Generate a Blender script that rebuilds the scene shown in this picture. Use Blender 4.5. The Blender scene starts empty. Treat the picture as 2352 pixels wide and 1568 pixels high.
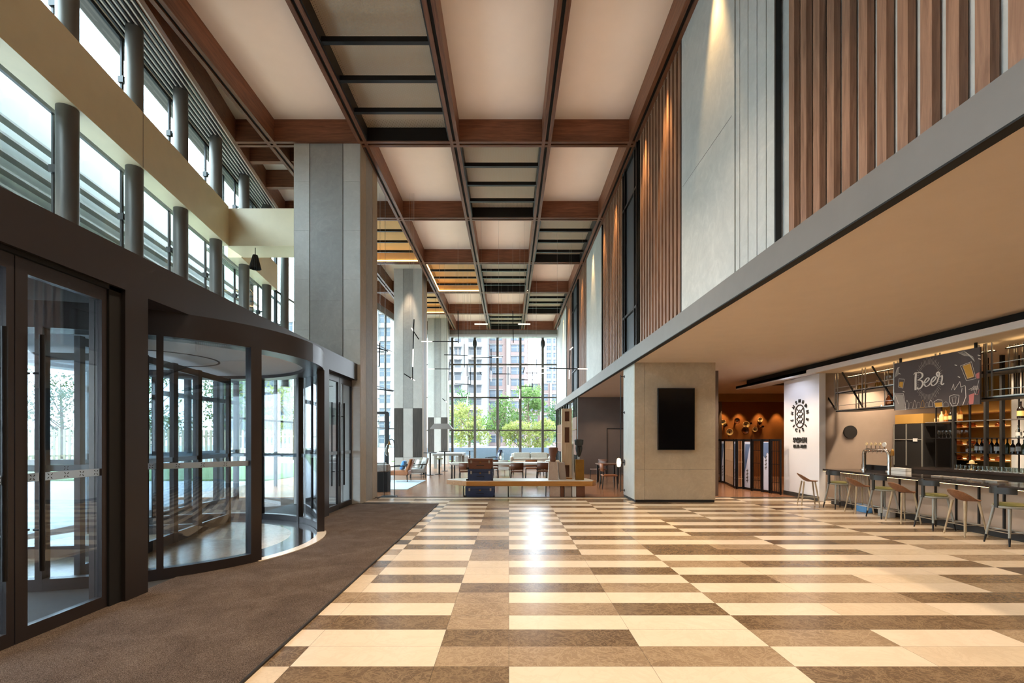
import bpy, bmesh, math, random
from mathutils import Vector, Matrix
random.seed(7)
PI = math.pi
SC = bpy.context.scene
COL = SC.collection
F, VX, VY, EYE = 1111.0, 1169.0, 1009.0, 1.65

def at(x, y, D):
    """point at real distance D seen in direction x,y of the 2352x1568 frame"""
    return Vector(((x - VX) * D / F, D, EYE - (y - VY) * D / F))

def srgb(r, g, b):
    def c(v):
        v /= 255.0
        return v / 12.92 if v <= 0.04045 else ((v + 0.055) / 1.055) ** 2.4
    return (c(r), c(g), c(b), 1.0)

# ------------------------------------------------------------------ materials
def new_mat(name):
    m = bpy.data.materials.new(name)
    m.use_nodes = True
    nt = m.node_tree
    nt.nodes.clear()
    out = nt.nodes.new('ShaderNodeOutputMaterial')
    return m, nt, out

def N(nt, t, **kw):
    n = nt.nodes.new(t)
    for k, v in kw.items():
        setattr(n, k, v)
    return n

def bsdf(nt, out, col=(.8, .8, .8, 1), rough=.5, metal=0.0, spec=.5):
    b = N(nt, 'ShaderNodeBsdfPrincipled')
    b.inputs['Base Color'].default_value = col
    b.inputs['Roughness'].default_value = rough
    b.inputs['Metallic'].default_value = metal
    b.inputs['Specular IOR Level'].default_value = spec
    nt.links.new(b.outputs[0], out.inputs[0])
    return b

def coords(nt, scale=(1, 1, 1), rot=(0, 0, 0)):
    tc = N(nt, 'ShaderNodeTexCoord')
    mp = N(nt, 'ShaderNodeMapping')
    mp.inputs['Scale'].default_value = scale
    mp.inputs['Rotation'].default_value = rot
    nt.links.new(tc.outputs['Object'], mp.inputs[0])
    return mp.outputs[0]

def noise(nt, vec, scale, detail=4, rough=.55, dist=0.0):
    n = N(nt, 'ShaderNodeTexNoise')
    n.inputs['Scale'].default_value = scale
    n.inputs['Detail'].default_value = detail
    n.inputs['Roughness'].default_value = rough
    n.inputs['Distortion'].default_value = dist
    nt.links.new(vec, n.inputs['Vector'])
    return n.outputs['Fac']

def ramp(nt, fac, stops):
    r = N(nt, 'ShaderNodeValToRGB')
    els = r.color_ramp.elements
    while len(els) < len(stops):
        els.new(0.5)
    for e, (p, c) in zip(els, stops):
        e.position = p
        e.color = c
    nt.links.new(fac, r.inputs[0])
    return r.outputs[0]

def bump(nt, b, height, strength=.2, dist=.01):
    bp = N(nt, 'ShaderNodeBump')
    bp.inputs['Strength'].default_value = strength
    bp.inputs['Distance'].default_value = dist
    nt.links.new(height, bp.inputs['Height'])
    nt.links.new(bp.outputs[0], b.inputs['Normal'])

def plain(name, rgb, rough=.5, metal=0.0, spec=.5, var=.06, vs=3.0, bmp=0.0, bs=60):
    m, nt, out = new_mat(name)
    c = srgb(*rgb)
    b = bsdf(nt, out, c, rough, metal, spec)
    if var:
        v = coords(nt)
        f = noise(nt, v, vs)
        lo = tuple(max(0, x * (1 - var)) for x in c[:3]) + (1,)
        hi = tuple(min(1, x * (1 + var)) for x in c[:3]) + (1,)
        nt.links.new(ramp(nt, f, [(.3, lo), (.7, hi)]), b.inputs['Base Color'])
        if bmp:
            bump(nt, b, noise(nt, v, bs, 3), bmp, .004)
    return m

def wood(name, dark, light, axis='y', scale=2.2, rough=.42, stretch=14, spec=.35):
    m, nt, out = new_mat(name)
    b = bsdf(nt, out, rough=rough, spec=spec)
    s = {'x': (1, stretch, stretch), 'y': (stretch, 1, stretch), 'z': (stretch, stretch, 1)}[axis]
    v = coords(nt, s)
    f1 = noise(nt, v, scale, 8, .62, .6)
    mid = tuple((a + c) / 2 for a, c in zip(srgb(*dark), srgb(*light)))
    col = ramp(nt, f1, [(.28, srgb(*dark)), (.5, mid), (.72, srgb(*light))])
    nt.links.new(col, b.inputs['Base Color'])
    bump(nt, b, f1, .08, .003)
    return m

def stone(name, base, vein, scale=1.6, amt=.5, rough=.16, detail=9, spec=.5):
    m, nt, out = new_mat(name)
    b = bsdf(nt, out, rough=rough, spec=spec)
    v = coords(nt)
    f = noise(nt, v, scale, detail, .68, 1.2)
    f2 = noise(nt, v, scale * 5.5, 6, .7, 2.0)
    mx = N(nt, 'ShaderNodeMix', data_type='FLOAT')
    mx.inputs[0].default_value = .45
    nt.links.new(f, mx.inputs[2]); nt.links.new(f2, mx.inputs[3])
    c0, c1 = srgb(*base), srgb(*vein)
    cm = tuple(a * (1 - amt) + c * amt for a, c in zip(c0, c1))
    nt.links.new(ramp(nt, mx.outputs[0], [(.36, c0), (.52, cm), (.62, c1)]), b.inputs['Base Color'])
    return m

def marble(name, base, alt, vein, scale=1.6, vamt=.6, rough=.24):
    """polished marble: cloudy ground with thin ridged veins"""
    m, nt, out = new_mat(name)
    b = bsdf(nt, out, rough=rough, spec=.32)
    v = coords(nt)
    cloud = noise(nt, v, scale, 6, .65, .8)
    g = ramp(nt, cloud, [(.35, srgb(*base)), (.65, srgb(*alt))])
    acc = None
    for sc_, wd in ((scale * 1.7, .035), (scale * 4.5, .04)):
        n_ = noise(nt, v, sc_, 8, .62, 1.8)
        s1 = N(nt, 'ShaderNodeMath', operation='SUBTRACT'); s1.inputs[1].default_value = .5
        nt.links.new(n_, s1.inputs[0])
        ab = N(nt, 'ShaderNodeMath', operation='ABSOLUTE'); nt.links.new(s1.outputs[0], ab.inputs[0])
        mr = N(nt, 'ShaderNodeMapRange'); mr.inputs['From Max'].default_value = wd
        mr.inputs['To Min'].default_value = vamt; mr.inputs['To Max'].default_value = 0
        nt.links.new(ab.outputs[0], mr.inputs[0])
        if acc is None: acc = mr.outputs[0]
        else:
            mm = N(nt, 'ShaderNodeMath', operation='MAXIMUM')
            nt.links.new(acc, mm.inputs[0]); nt.links.new(mr.outputs[0], mm.inputs[1]); acc = mm.outputs[0]
    mx = N(nt, 'ShaderNodeMix', data_type='RGBA')
    nt.links.new(acc, mx.inputs[0]); nt.links.new(g, mx.inputs[6]); mx.inputs[7].default_value = srgb(*vein)
    nt.links.new(mx.outputs[2], b.inputs['Base Color'])
    return m

def emit(name, rgb, strength):
    m, nt, out = new_mat(name)
    e = N(nt, 'ShaderNodeEmission')
    e.inputs[0].default_value = srgb(*rgb)
    e.inputs[1].default_value = strength
    nt.links.new(e.outputs[0], out.inputs[0])
    return m

def glass(name, tint=(1, 1, 1), refl=1.0, ior=1.5):
    m, nt, out = new_mat(name)
    t = N(nt, 'ShaderNodeBsdfTransparent')
    t.inputs[0].default_value = tint + (1,)
    g = N(nt, 'ShaderNodeBsdfGlossy')
    g.inputs['Roughness'].default_value = 0.01
    g.inputs[0].default_value = (refl, refl, refl, 1)
    lw = N(nt, 'ShaderNodeLayerWeight'); lw.inputs[0].default_value = .5
    pw = N(nt, 'ShaderNodeMath', operation='POWER'); pw.inputs[1].default_value = 5.0
    fr = N(nt, 'ShaderNodeMapRange')
    f0 = ((ior - 1) / (ior + 1)) ** 2
    fr.inputs['To Min'].default_value = f0
    nt.links.new(lw.outputs['Facing'], pw.inputs[0]); nt.links.new(pw.outputs[0], fr.inputs[0])
    mx = N(nt, 'ShaderNodeMixShader')
    nt.links.new(fr.outputs[0], mx.inputs[0])
    nt.links.new(t.outputs[0], mx.inputs[1]); nt.links.new(g.outputs[0], mx.inputs[2])
    nt.links.new(mx.outputs[0], out.inputs[0])
    return m

def mesh_metal(name, rgb, open_=.5, scale=26.0):
    """expanded metal: diamond openings"""
    m, nt, out = new_mat(name)
    b = N(nt, 'ShaderNodeBsdfPrincipled')
    b.inputs['Base Color'].default_value = srgb(*rgb)
    b.inputs['Roughness'].default_value = .45
    b.inputs['Metallic'].default_value = .2
    t = N(nt, 'ShaderNodeBsdfTransparent')
    tc = N(nt, 'ShaderNodeTexCoord')
    sp = N(nt, 'ShaderNodeSeparateXYZ')
    nt.links.new(tc.outputs['Object'], sp.inputs[0])
    def tri(sx, sy):
        a = N(nt, 'ShaderNodeMath', operation='MULTIPLY'); a.inputs[1].default_value = sx
        c = N(nt, 'ShaderNodeMath', operation='MULTIPLY'); c.inputs[1].default_value = sy
        nt.links.new(sp.outputs[0], a.inputs[0]); nt.links.new(sp.outputs[1], c.inputs[0])
        s = N(nt, 'ShaderNodeMath', operation='ADD')
        nt.links.new(a.outputs[0], s.inputs[0]); nt.links.new(c.outputs[0], s.inputs[1])
        p = N(nt, 'ShaderNodeMath', operation='PINGPONG'); p.inputs[1].default_value = 1.0
        nt.links.new(s.outputs[0], p.inputs[0])
        return p.outputs[0]
    mn = N(nt, 'ShaderNodeMath', operation='MINIMUM')
    nt.links.new(tri(scale, scale * 1.8), mn.inputs[0]); nt.links.new(tri(scale, -scale * 1.8), mn.inputs[1])
    gt = N(nt, 'ShaderNodeMath', operation='GREATER_THAN'); gt.inputs[1].default_value = 1 - open_
    nt.links.new(mn.outputs[0], gt.inputs[0])
    mx = N(nt, 'ShaderNodeMixShader')
    nt.links.new(gt.outputs[0], mx.inputs[0])
    nt.links.new(b.outputs[0], mx.inputs[1]); nt.links.new(t.outputs[0], mx.inputs[2])
    nt.links.new(mx.outputs[0], out.inputs[0])
    return m

def leafmat(name, c0, c1):
    m, nt, out = new_mat(name)
    d = N(nt, 'ShaderNodeBsdfDiffuse'); tr = N(nt, 'ShaderNodeBsdfTranslucent')
    v = coords(nt)
    c = ramp(nt, noise(nt, v, 1.7, 3), [(.3, srgb(*c0)), (.7, srgb(*c1))])
    nt.links.new(c, d.inputs[0]); nt.links.new(c, tr.inputs[0])
    mx = N(nt, 'ShaderNodeMixShader'); mx.inputs[0].default_value = .45
    nt.links.new(d.outputs[0], mx.inputs[1]); nt.links.new(tr.outputs[0], mx.inputs[2])
    nt.links.new(mx.outputs[0], out.inputs[0])
    return m

def carpet_mat(name, c0, c1, c2):
    m, nt, out = new_mat(name)
    b = bsdf(nt, out, rough=.95, spec=.1)
    v = coords(nt)
    f = noise(nt, v, 190, 3, .8)
    big = noise(nt, v, 2.2, 5, .6, .8)
    mx = N(nt, 'ShaderNodeMix', data_type='FLOAT'); mx.inputs[0].default_value = .16
    nt.links.new(f, mx.inputs[2]); nt.links.new(big, mx.inputs[3])
    nt.links.new(ramp(nt, mx.outputs[0], [(.38, srgb(*c0)), (.5, srgb(*c1)), (.6, srgb(*c2))]), b.inputs['Base Color'])
    bump(nt, b, f, .6, .01)
    return m

def planks(name, c0, c1, rough=.22):
    m, nt, out = new_mat(name)
    b = bsdf(nt, out, rough=rough, spec=.45)
    v = coords(nt)
    br = N(nt, 'ShaderNodeTexBrick')
    br.inputs['Scale'].default_value = 1.0
    br.inputs['Brick Width'].default_value = 1.4
    br.inputs['Row Height'].default_value = .14
    br.inputs['Mortar Size'].default_value = .002
    br.inputs['Color1'].default_value = srgb(*c0); br.inputs['Color2'].default_value = srgb(*c1)
    br.inputs['Mortar'].default_value = srgb(*[x * .5 for x in c0])
    nt.links.new(v, br.inputs['Vector'])
    v2 = coords(nt, (1.2, 14, 1))
    f = noise(nt, v2, 3, 5)
    mx = N(nt, 'ShaderNodeMix', data_type='RGBA', blend_type='MULTIPLY'); mx.inputs[0].default_value = .5
    nt.links.new(br.outputs[0], mx.inputs[6])
    nt.links.new(ramp(nt, f, [(.3, (.6, .6, .6, 1)), (.7, (1, 1, 1, 1))]), mx.inputs[7])
    nt.links.new(mx.outputs[2], b.inputs['Base Color'])
    return m

M = {}
M['wood_x'] = wood('walnut_grain_across', (90, 54, 38), (138, 90, 64), 'x', 1.6)
M['wood_y'] = wood('walnut_grain_along', (90, 54, 38), (138, 90, 64), 'y', 1.6)
M['slat'] = wood('louvre_wood', (112, 78, 58), (166, 124, 98), 'z', 1.8, .5)
M['cream'] = plain('cream_ceiling_paint', (222, 210, 200), .9, var=.015, spec=.2)
M['soffit'] = plain('soffit_paint', (206, 190, 174), .85, var=.02, spec=.2)
M['cream_panel'] = plain('cream_lacquered_panel', (228, 212, 174), .35, var=.03, spec=.4)
M['bronze'] = plain('dark_bronze_cladding', (56, 50, 50), .36, .35, var=.05, vs=1.5)
M['bronze_lt'] = plain('bronze_fascia', (122, 114, 108), .5, .2, var=.04)
M['black'] = plain('black_metal', (26, 25, 26), .42, .4, var=.03)
M['pitch'] = plain('black_recess', (12, 11, 11), .8, var=0)
M['steel'] = plain('brushed_steel', (186, 182, 176), .28, .9, var=.04, vs=8)
M['chrome'] = plain('polished_steel', (214, 208, 200), .12, 1.0, var=0)
M['grey_tube'] = plain('grey_green_steel_tube', (104, 100, 94), .38, .3, var=.04)
M['concrete'] = stone('grey_concrete_panel', (190, 188, 182), (206, 204, 198), .7, .5, .6, 7, .3)
M['concrete_mid'] = stone('mid_grey_concrete_panel', (154, 153, 149), (174, 172, 167), .8, .5, .6, 7, .3)
M['concrete_tan'] = stone('tan_stone_panel', (170, 156, 134), (190, 176, 154), .8, .5, .55, 7, .3)
M['stone_wall'] = stone('pale_stone_slab', (184, 185, 182), (208, 207, 202), .55, .5, .5, 9, .35)
M['greyoak'] = wood('smoked_oak_panel', (52, 47, 44), (86, 79, 72), 'z', 1.2, .55)
M['white'] = plain('white_wall_paint', (216, 218, 222), .8, var=.01)
M['taupe'] = plain('taupe_plaster', (158, 142, 130), .8, var=.05)
M['brownwall'] = plain('brown_vinyl_wall', (104, 90, 84), .7, var=.04)
M['joint'] = plain('shadow_joint', (52, 50, 47), .8, var=0)
M['t_light'] = marble('cream_marble', (222, 206, 182), (230, 214, 192), (204, 186, 160), .7, .25)
M['t_light2'] = marble('warm_cream_marble', (208, 190, 164), (220, 202, 176), (188, 168, 142), .8, .3)
M['t_mid'] = marble('light_emperador_marble', (140, 118, 94), (160, 138, 112), (192, 170, 140), 1.7, .5)
M['t_dark'] = marble('emperador_marble', (96, 78, 60), (118, 98, 76), (172, 146, 112), 1.9, .42)
M['t_dark2'] = marble('dark_emperador_marble', (68, 54, 44), (88, 72, 58), (156, 130, 100), 2.1, .36)
M['carpet'] = carpet_mat('brown_loop_carpet', (52, 43, 38), (86, 73, 64), (136, 122, 110))
M['planks'] = planks('lounge_oak_planks', (150, 104, 74), (176, 128, 94))
M['glass'] = glass('clear_glass')
M['glass_g'] = glass('pale_green_glass', (.86, .94, .92))
M['glass_d'] = glass('door_glass', (.84, .88, .90), 1.0, 1.7)
M['frost'] = leafmat('frosted_band_film', (190, 198, 202), (196, 204, 208))
M['grille'] = mesh_metal('expanded_metal_grille', (210, 190, 164), .3, 22)
M['rubber'] = plain('dark_threshold', (30, 28, 28), .6, var=0)
M['louvre_pale'] = plain('pale_louvre_backing', (166, 170, 164), .7, var=.02)
M['led'] = emit('warm_led_strip', (255, 214, 150), 7)
M['led_soft'] = emit('soft_led_strip', (255, 206, 140), 2.2)
M['led_hot'] = emit('warm_lamp', (255, 226, 178), 2.2)
M['tube'] = emit('pendant_light_tube', (255, 246, 232), 1.5)
M['screen'] = plain('black_glass_screen', (8, 8, 10), .12, var=0)
M['leather'] = plain('tan_leather', (156, 94, 54), .45, var=.1, vs=8)
M['leather_d'] = plain('brown_leather', (108, 66, 46), .45, var=.1, vs=8)
M['navy'] = plain('navy_leather', (40, 54, 88), .5, var=.1, vs=8)
M['brass'] = plain('aged_brass', (150, 112, 56), .35, .8, var=.15, vs=5)
M['copper'] = plain('polished_copper', (196, 120, 76), .25, .9, var=.05)
M['oak'] = wood('honey_oak', (166, 110, 50), (196, 140, 76), 'x', 1.8, .35)
M['stoolwood'] = wood('stool_walnut', (112, 74, 50), (146, 102, 72), 'x', 2.5, .4)
M['ash'] = wood('pale_ash', (150, 134, 110), (186, 168, 140), 'z', 2.5, .5)
M['greypaint'] = plain('grey_lacquered_metal', (142, 142, 136), .4, .2, var=.03)
M['darkpaint'] = plain('charcoal_lacquer', (48, 50, 50), .35, .2, var=.03)
M['olive'] = plain('olive_seat_leather', (112, 108, 62), .5, var=.08)
M['counter'] = plain('dark_stone_counter', (52, 46, 44), .12, var=.15, vs=6)
M['fabric_g'] = plain('grey_fabric', (168, 166, 162), .95, var=.12, vs=14)
M['fabric_w'] = plain('off_white_fabric', (206, 202, 192), .95, var=.06, vs=14)
M['fabric_b'] = plain('blue_fabric', (92, 150, 206), .95, var=.1, vs=14)
M['fabric_n'] = plain('dark_blue_fabric', (56, 66, 90), .95, var=.1, vs=14)
M['rug'] = plain('pale_blue_rug', (196, 214, 224), .98, var=.08, vs=5)
M['tabletop'] = plain('white_tabletop', (216, 212, 204), .3, var=.02)
M['plinth_pink'] = stone('pinkish_travertine', (170, 146, 130), (190, 168, 150), 2, .5, .7)
M['timber_pale'] = wood('pale_carved_timber', (186, 158, 126), (214, 190, 160), 'z', 1.5, .6)
M['orange_wall'] = plain('amber_brown_wall', (130, 78, 28), .75, var=.06)
M['gold_wall'] = plain('golden_wall_panel', (158, 122, 58), .6, var=.06)
M['coffer_gold'] = plain('timber_lined_coffer', (214, 178, 128), .7, var=.03)
M['paving'] = plain('pale_outdoor_paving', (150, 152, 154), .8, var=.05)
M['grass'] = plain('lawn_grass', (84, 104, 58), .95, var=.2, vs=6)
M['render_w'] = plain('white_building_render', (116, 118, 118), .9, var=.02)
M['render_p'] = plain('pinkish_building_render', (104, 90, 87), .9, var=.03)
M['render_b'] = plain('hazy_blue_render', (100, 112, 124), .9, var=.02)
M['bwin'] = plain('building_window_glass', (54, 66, 76), .2, .2, var=.1, vs=.3)
M['bwin_d'] = plain('dark_balcony_opening', (50, 56, 62), .5, var=.1, vs=.3)
M['fence'] = wood('pale_timber_fence', (150, 138, 114), (172, 160, 136), 'z', 2, .8)
M['bark'] = plain('tree_bark', (96, 82, 68), .9, var=.2, vs=6)
M['leaf_y'] = leafmat('yellow_green_leaves', (112, 120, 62), (140, 144, 90))
M['leaf_g'] = leafmat('green_leaves', (76, 100, 56), (110, 132, 82))
M['leaf_d'] = leafmat('dark_green_leaves', (50, 78, 48), (84, 108, 68))
M['bottle_d'] = plain('dark_bottle_glass', (32, 26, 24), .08, var=0)
M['bottle_g'] = plain('green_bottle_glass', (44, 62, 36), .08, var=0)
M['bottle_a'] = plain('amber_bottle_glass', (156, 92, 34), .1, var=0)
M['bottle_c'] = glass('clear_bottle_glass', (.9, .92, .9), 1, 1.8)
M['label_y'] = plain('cream_bottle_label', (222, 200, 130), .6, var=0)
M['label_w'] = plain('white_bottle_label', (214, 214, 210), .6, var=0)
M['board'] = plain('chalkboard', (84, 78, 80), .7, var=.06, vs=2)
M['chalk'] = plain('white_chalk', (232, 228, 222), .8, var=0)
M['chalk_g'] = plain('grey_chalk', (168, 162, 158), .8, var=0)
M['beer'] = plain('painted_beer', (206, 158, 66), .8, var=.1)
M['pink'] = plain('painted_pink', (206, 128, 126), .8, var=.05)
M['scroll'] = plain('blue_white_silk_scroll', (196, 206, 230), .8, var=0)
M['ink'] = plain('blue_ink_wash', (92, 116, 156), .8, var=.1)
M['ceramic'] = plain('cream_ceramic', (204, 182, 138), .3, var=.08)
M['ceramic_d'] = plain('brown_ceramic', (92, 50, 30), .3, var=.1)
M['amber_glow'] = emit('lit_display_shelf', (255, 178, 84), .9)
# ------------------------------------------------------------------ mesh builder
class MB:
    def __init__(s):
        s.bm = bmesh.new()
        s.mi = 0
        s.sm = False
    def mat(s, i):
        s.mi = i
        return s
    def _f(s, vs, smooth=False):
        try:
            f = s.bm.faces.new(vs)
            f.material_index = s.mi
            f.smooth = smooth
            return f
        except ValueError:
            return None
    def quad(s, *ps):
        s._f([s.bm.verts.new(p) for p in ps])
        return s
    def box(s, x0, x1, y0, y1, z0, z1):
        v = [s.bm.verts.new((x, y, z)) for z in (z0, z1) for y in (y0, y1) for x in (x0, x1)]
        for q in ((0, 2, 3, 1), (4, 5, 7, 6), (0, 1, 5, 4), (2, 6, 7, 3), (0, 4, 6, 2), (1, 3, 7, 5)):
            s._f([v[i] for i in q])
        return s
    def cbox(s, c, size, rot=None):
        """box about centre c, optional rotation matrix"""
        hx, hy, hz = size[0] / 2, size[1] / 2, size[2] / 2
        c = Vector(c)
        v = []
        for z in (-hz, hz):
            for y in (-hy, hy):
                for x in (-hx, hx):
                    p = Vector((x, y, z))
                    if rot is not None:
                        p = rot @ p
                    v.append(s.bm.verts.new(c + p))
        for q in ((0, 2, 3, 1), (4, 5, 7, 6), (0, 1, 5, 4), (2, 6, 7, 3), (0, 4, 6, 2), (1, 3, 7, 5)):
            s._f([v[i] for i in q])
        return s
    def bar(s, p0, p1, w, h=None, up=(0, 0, 1)):
        """rectangular bar from p0 to p1, w across, h along up"""
        h = h or w
        p0, p1 = Vector(p0), Vector(p1)
        d = (p1 - p0).normalized()
        u = Vector(up)
        if abs(d.dot(u)) > .99:
            u = Vector((0, 1, 0))
        a = d.cross(u).normalized()
        b = a.cross(d).normalized()
        v = []
        for p in (p0, p1):
            for i, j in ((-1, -1), (1, -1), (1, 1), (-1, 1)):
                v.append(s.bm.verts.new(p + a * (i * w / 2) + b * (j * h / 2)))
        for q in ((3, 2, 1, 0), (4, 5, 6, 7), (0, 1, 5, 4), (1, 2, 6, 5), (2, 3, 7, 6), (3, 0, 4, 7)):
            s._f([v[i] for i in q])
        return s
    def tube(s, pts, r, n=10, r1=None, caps=True, closed=False):
        pts = [Vector(p) for p in pts]
        rs = r if isinstance(r, (list, tuple)) else [r + ((r1 if r1 is not None else r) - r) * i / max(1, len(pts) - 1) for i in range(len(pts))]
        rings = []
        prev = None
        for i, p in enumerate(pts):
            if closed:
                d = (pts[(i + 1) % len(pts)] - pts[i - 1]).normalized()
            else:
                d = (pts[min(i + 1, len(pts) - 1)] - pts[max(i - 1, 0)]).normalized()
            if prev is None:
                u = Vector((0, 0, 1)) if abs(d.z) < .9 else Vector((1, 0, 0))
                a = d.cross(u).normalized()
            else:
                a = (prev - d * prev.dot(d)).normalized()
            prev = a
            b = d.cross(a)
            rings.append([s.bm.verts.new(p + (a * math.cos(2 * PI * k / n) + b * math.sin(2 * PI * k / n)) * rs[i]) for k in range(n)])
        m = len(rings)
        for i in range(m if closed else m - 1):
            A, B = rings[i], rings[(i + 1) % m]
            for k in range(n):
                s._f([A[k], A[(k + 1) % n], B[(k + 1) % n], B[k]], True)
        if caps and not closed:
            s._f(rings[0][::-1]); s._f(rings[-1])
        return s
    def lathe(s, prof, c=(0, 0, 0), n=20, sx=1, sy=1):
        c = Vector(c)
        rings = []
        for r, z in prof:
            if r < 1e-5:
                rings.append([s.bm.verts.new(c + Vector((0, 0, z)))])
            else:
                rings.append([s.bm.verts.new(c + Vector((r * sx * math.cos(2 * PI * k / n), r * sy * math.sin(2 * PI * k / n), z))) for k in range(n)])
        for A, B in zip(rings, rings[1:]):
            for k in range(n):
                k2 = (k + 1) % n
                if len(A) == 1 and len(B) == 1:
                    continue
                if len(A) == 1:
                    s._f([A[0], B[k2], B[k]], True)
                elif len(B) == 1:
                    s._f([A[k], A[k2], B[0]], True)
                else:
                    s._f([A[k], A[k2], B[k2], B[k]], True)
        if len(rings[0]) > 1:
            s._f(rings[0][::-1])
        if len(rings[-1]) > 1:
            s._f(rings[-1])
        return s
    def arc(s, c, r0, r1, a0, a1, z0, z1, n=24, smooth=True):
        """curved slab between radii r0,r1 and angles (degrees)"""
        cols = []
        for i in range(n + 1):
            a = math.radians(a0 + (a1 - a0) * i / n)
            cs, sn = math.cos(a), math.sin(a)
            cols.append([s.bm.verts.new((c[0] + r * cs, c[1] + r * sn, z)) for r, z in ((r0, z0), (r1, z0), (r1, z1), (r0, z1))])
        for A, B in zip(cols, cols[1:]):
            for j in range(4):
                s._f([A[j], B[j], B[(j + 1) % 4], A[(j + 1) % 4]], smooth and j in (1, 3))
        if abs(a1 - a0) < 359.9:
            s._f(cols[0]); s._f(cols[-1][::-1])
        return s
    def prism(s, poly, z0, z1):
        b = [s.bm.verts.new((x, y, z0)) for x, y in poly]
        t = [s.bm.verts.new((x, y, z1)) for x, y in poly]
        s._f(b[::-1]); s._f(t)
        n = len(poly)
        for i in range(n):
            s._f([b[i], b[(i + 1) % n], t[(i + 1) % n], t[i]])
        return s
    def disc(s, c, r, axis='y', n=20, th=.01):
        c = Vector(c)
        fr = []
        for o in (-th / 2, th / 2):
            ring = []
            for k in range(n):
                a, b = r * math.cos(2 * PI * k / n), r * math.sin(2 * PI * k / n)
                p = {'x': (o, a, b), 'y': (a, o, b), 'z': (a, b, o)}[axis]
                ring.append(s.bm.verts.new(c + Vector(p)))
            fr.append(ring)
        s._f(fr[0][::-1]); s._f(fr[1])
        for k in range(n):
            s._f([fr[0][k], fr[0][(k + 1) % n], fr[1][(k + 1) % n], fr[1][k]], True)
        return s
    def surf(s, rows, smooth=True, closed=False):
        g = [[s.bm.verts.new(p) for p in r] for r in rows]
        for A, B in zip(g, g[1:]):
            m = len(A)
            for k in range(m if closed else m - 1):
                s._f([A[k], A[(k + 1) % m], B[(k + 1) % m], B[k]], smooth)
        return s
    def build(s, name, mats, parent=None, bevel=0, solid=0, sub=0, world=False):
        me = bpy.data.meshes.new(name)
        bmesh.ops.recalc_face_normals(s.bm, faces=s.bm.faces[:])
        if world and parent is not None:
            off = Vector(parent.location)
            if parent.parent is not None:
                off = off + Vector(parent.parent.location)
            for v in s.bm.verts:
                v.co -= off
        s.bm.to_mesh(me)
        s.bm.free()
        for m in (mats if isinstance(mats, (list, tuple)) else [mats]):
            me.materials.append(M[m] if isinstance(m, str) else m)
        me.set_sharp_from_angle(angle=math.radians(42))
        o = bpy.data.objects.new(name, me)
        COL.objects.link(o)
        if parent is not None:
            o.parent = parent
        if solid:
            md = o.modifiers.new('thick', 'SOLIDIFY'); md.thickness = solid; md.offset = 0
        if sub:
            md = o.modifiers.new('smooth', 'SUBSURF'); md.levels = sub; md.render_levels = sub
        if bevel:
            md = o.modifiers.new('edge', 'BEVEL'); md.width = bevel; md.segments = 2; md.limit_method = 'ANGLE'
        return o

def tag(o, label=None, cat=None, group=None, kind=None):
    if label: o['label'] = label
    if cat: o['category'] = cat
    if group: o['group'] = group
    if kind: o['kind'] = kind
    return o

def thing(name, label, cat, loc=(0, 0, 0), rz=0.0, group=None, kind=None):
    o = bpy.data.objects.new(name, None)
    o.empty_display_size = .2
    COL.objects.link(o)
    o.location = loc
    o.rotation_euler = (0, 0, rz)
    return tag(o, label, cat, group, kind)

def struct(name, mb, mats, label=None, **kw):
    return tag(mb.build(name, mats, **kw), label, None, None, 'structure')

def single(name, mb, mats, label, cat, group=None, **kw):
    return tag(mb.build(name, mats, **kw), label, cat, group)

KIDS = {}
def dup(root, loc, rz=0.0, label=None, group=None, scale=None):
    kids = [o for o in bpy.data.objects if o.parent is root]
    sub = {k.name: [o for o in bpy.data.objects if o.parent is k] for k in kids}
    r = root.copy(); COL.objects.link(r)
    r.location = loc; r.rotation_euler = (0, 0, rz)
    if label: r['label'] = label
    if group: r['group'] = group
    if scale: r.scale = scale
    for ch in kids:
        c = ch.copy(); COL.objects.link(c); c.parent = r
        for g in sub[ch.name]:
            d = g.copy(); COL.objects.link(d); d.parent = c
    return r

def RZ(a):
    return Matrix.Rotation(a, 3, 'Z')

def spot(name, loc, target, power, size=60, blend=.5, col=(255, 226, 192), radius=.05):
    l = bpy.data.lights.new(name, 'SPOT')
    l.energy = power; l.spot_size = math.radians(size); l.spot_blend = blend
    l.color = srgb(*col)[:3]; l.shadow_soft_size = radius
    o = bpy.data.objects.new(name, l); COL.objects.link(o)
    o.location = loc
    o.rotation_euler = (Vector(target) - Vector(loc)).to_track_quat('-Z', 'Y').to_euler()
    return o

def area(name, loc, target, power, sx, sy, col=(255, 214, 160)):
    l = bpy.data.lights.new(name, 'AREA')
    l.shape = 'RECTANGLE'; l.size = sx; l.size_y = sy; l.energy = power; l.color = srgb(*col)[:3]
    o = bpy.data.objects.new(name, l); COL.objects.link(o)
    o.location = loc
    o.rotation_euler = (Vector(target) - Vector(loc)).to_track_quat('-Z', 'Y').to_euler()
    return o

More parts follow.
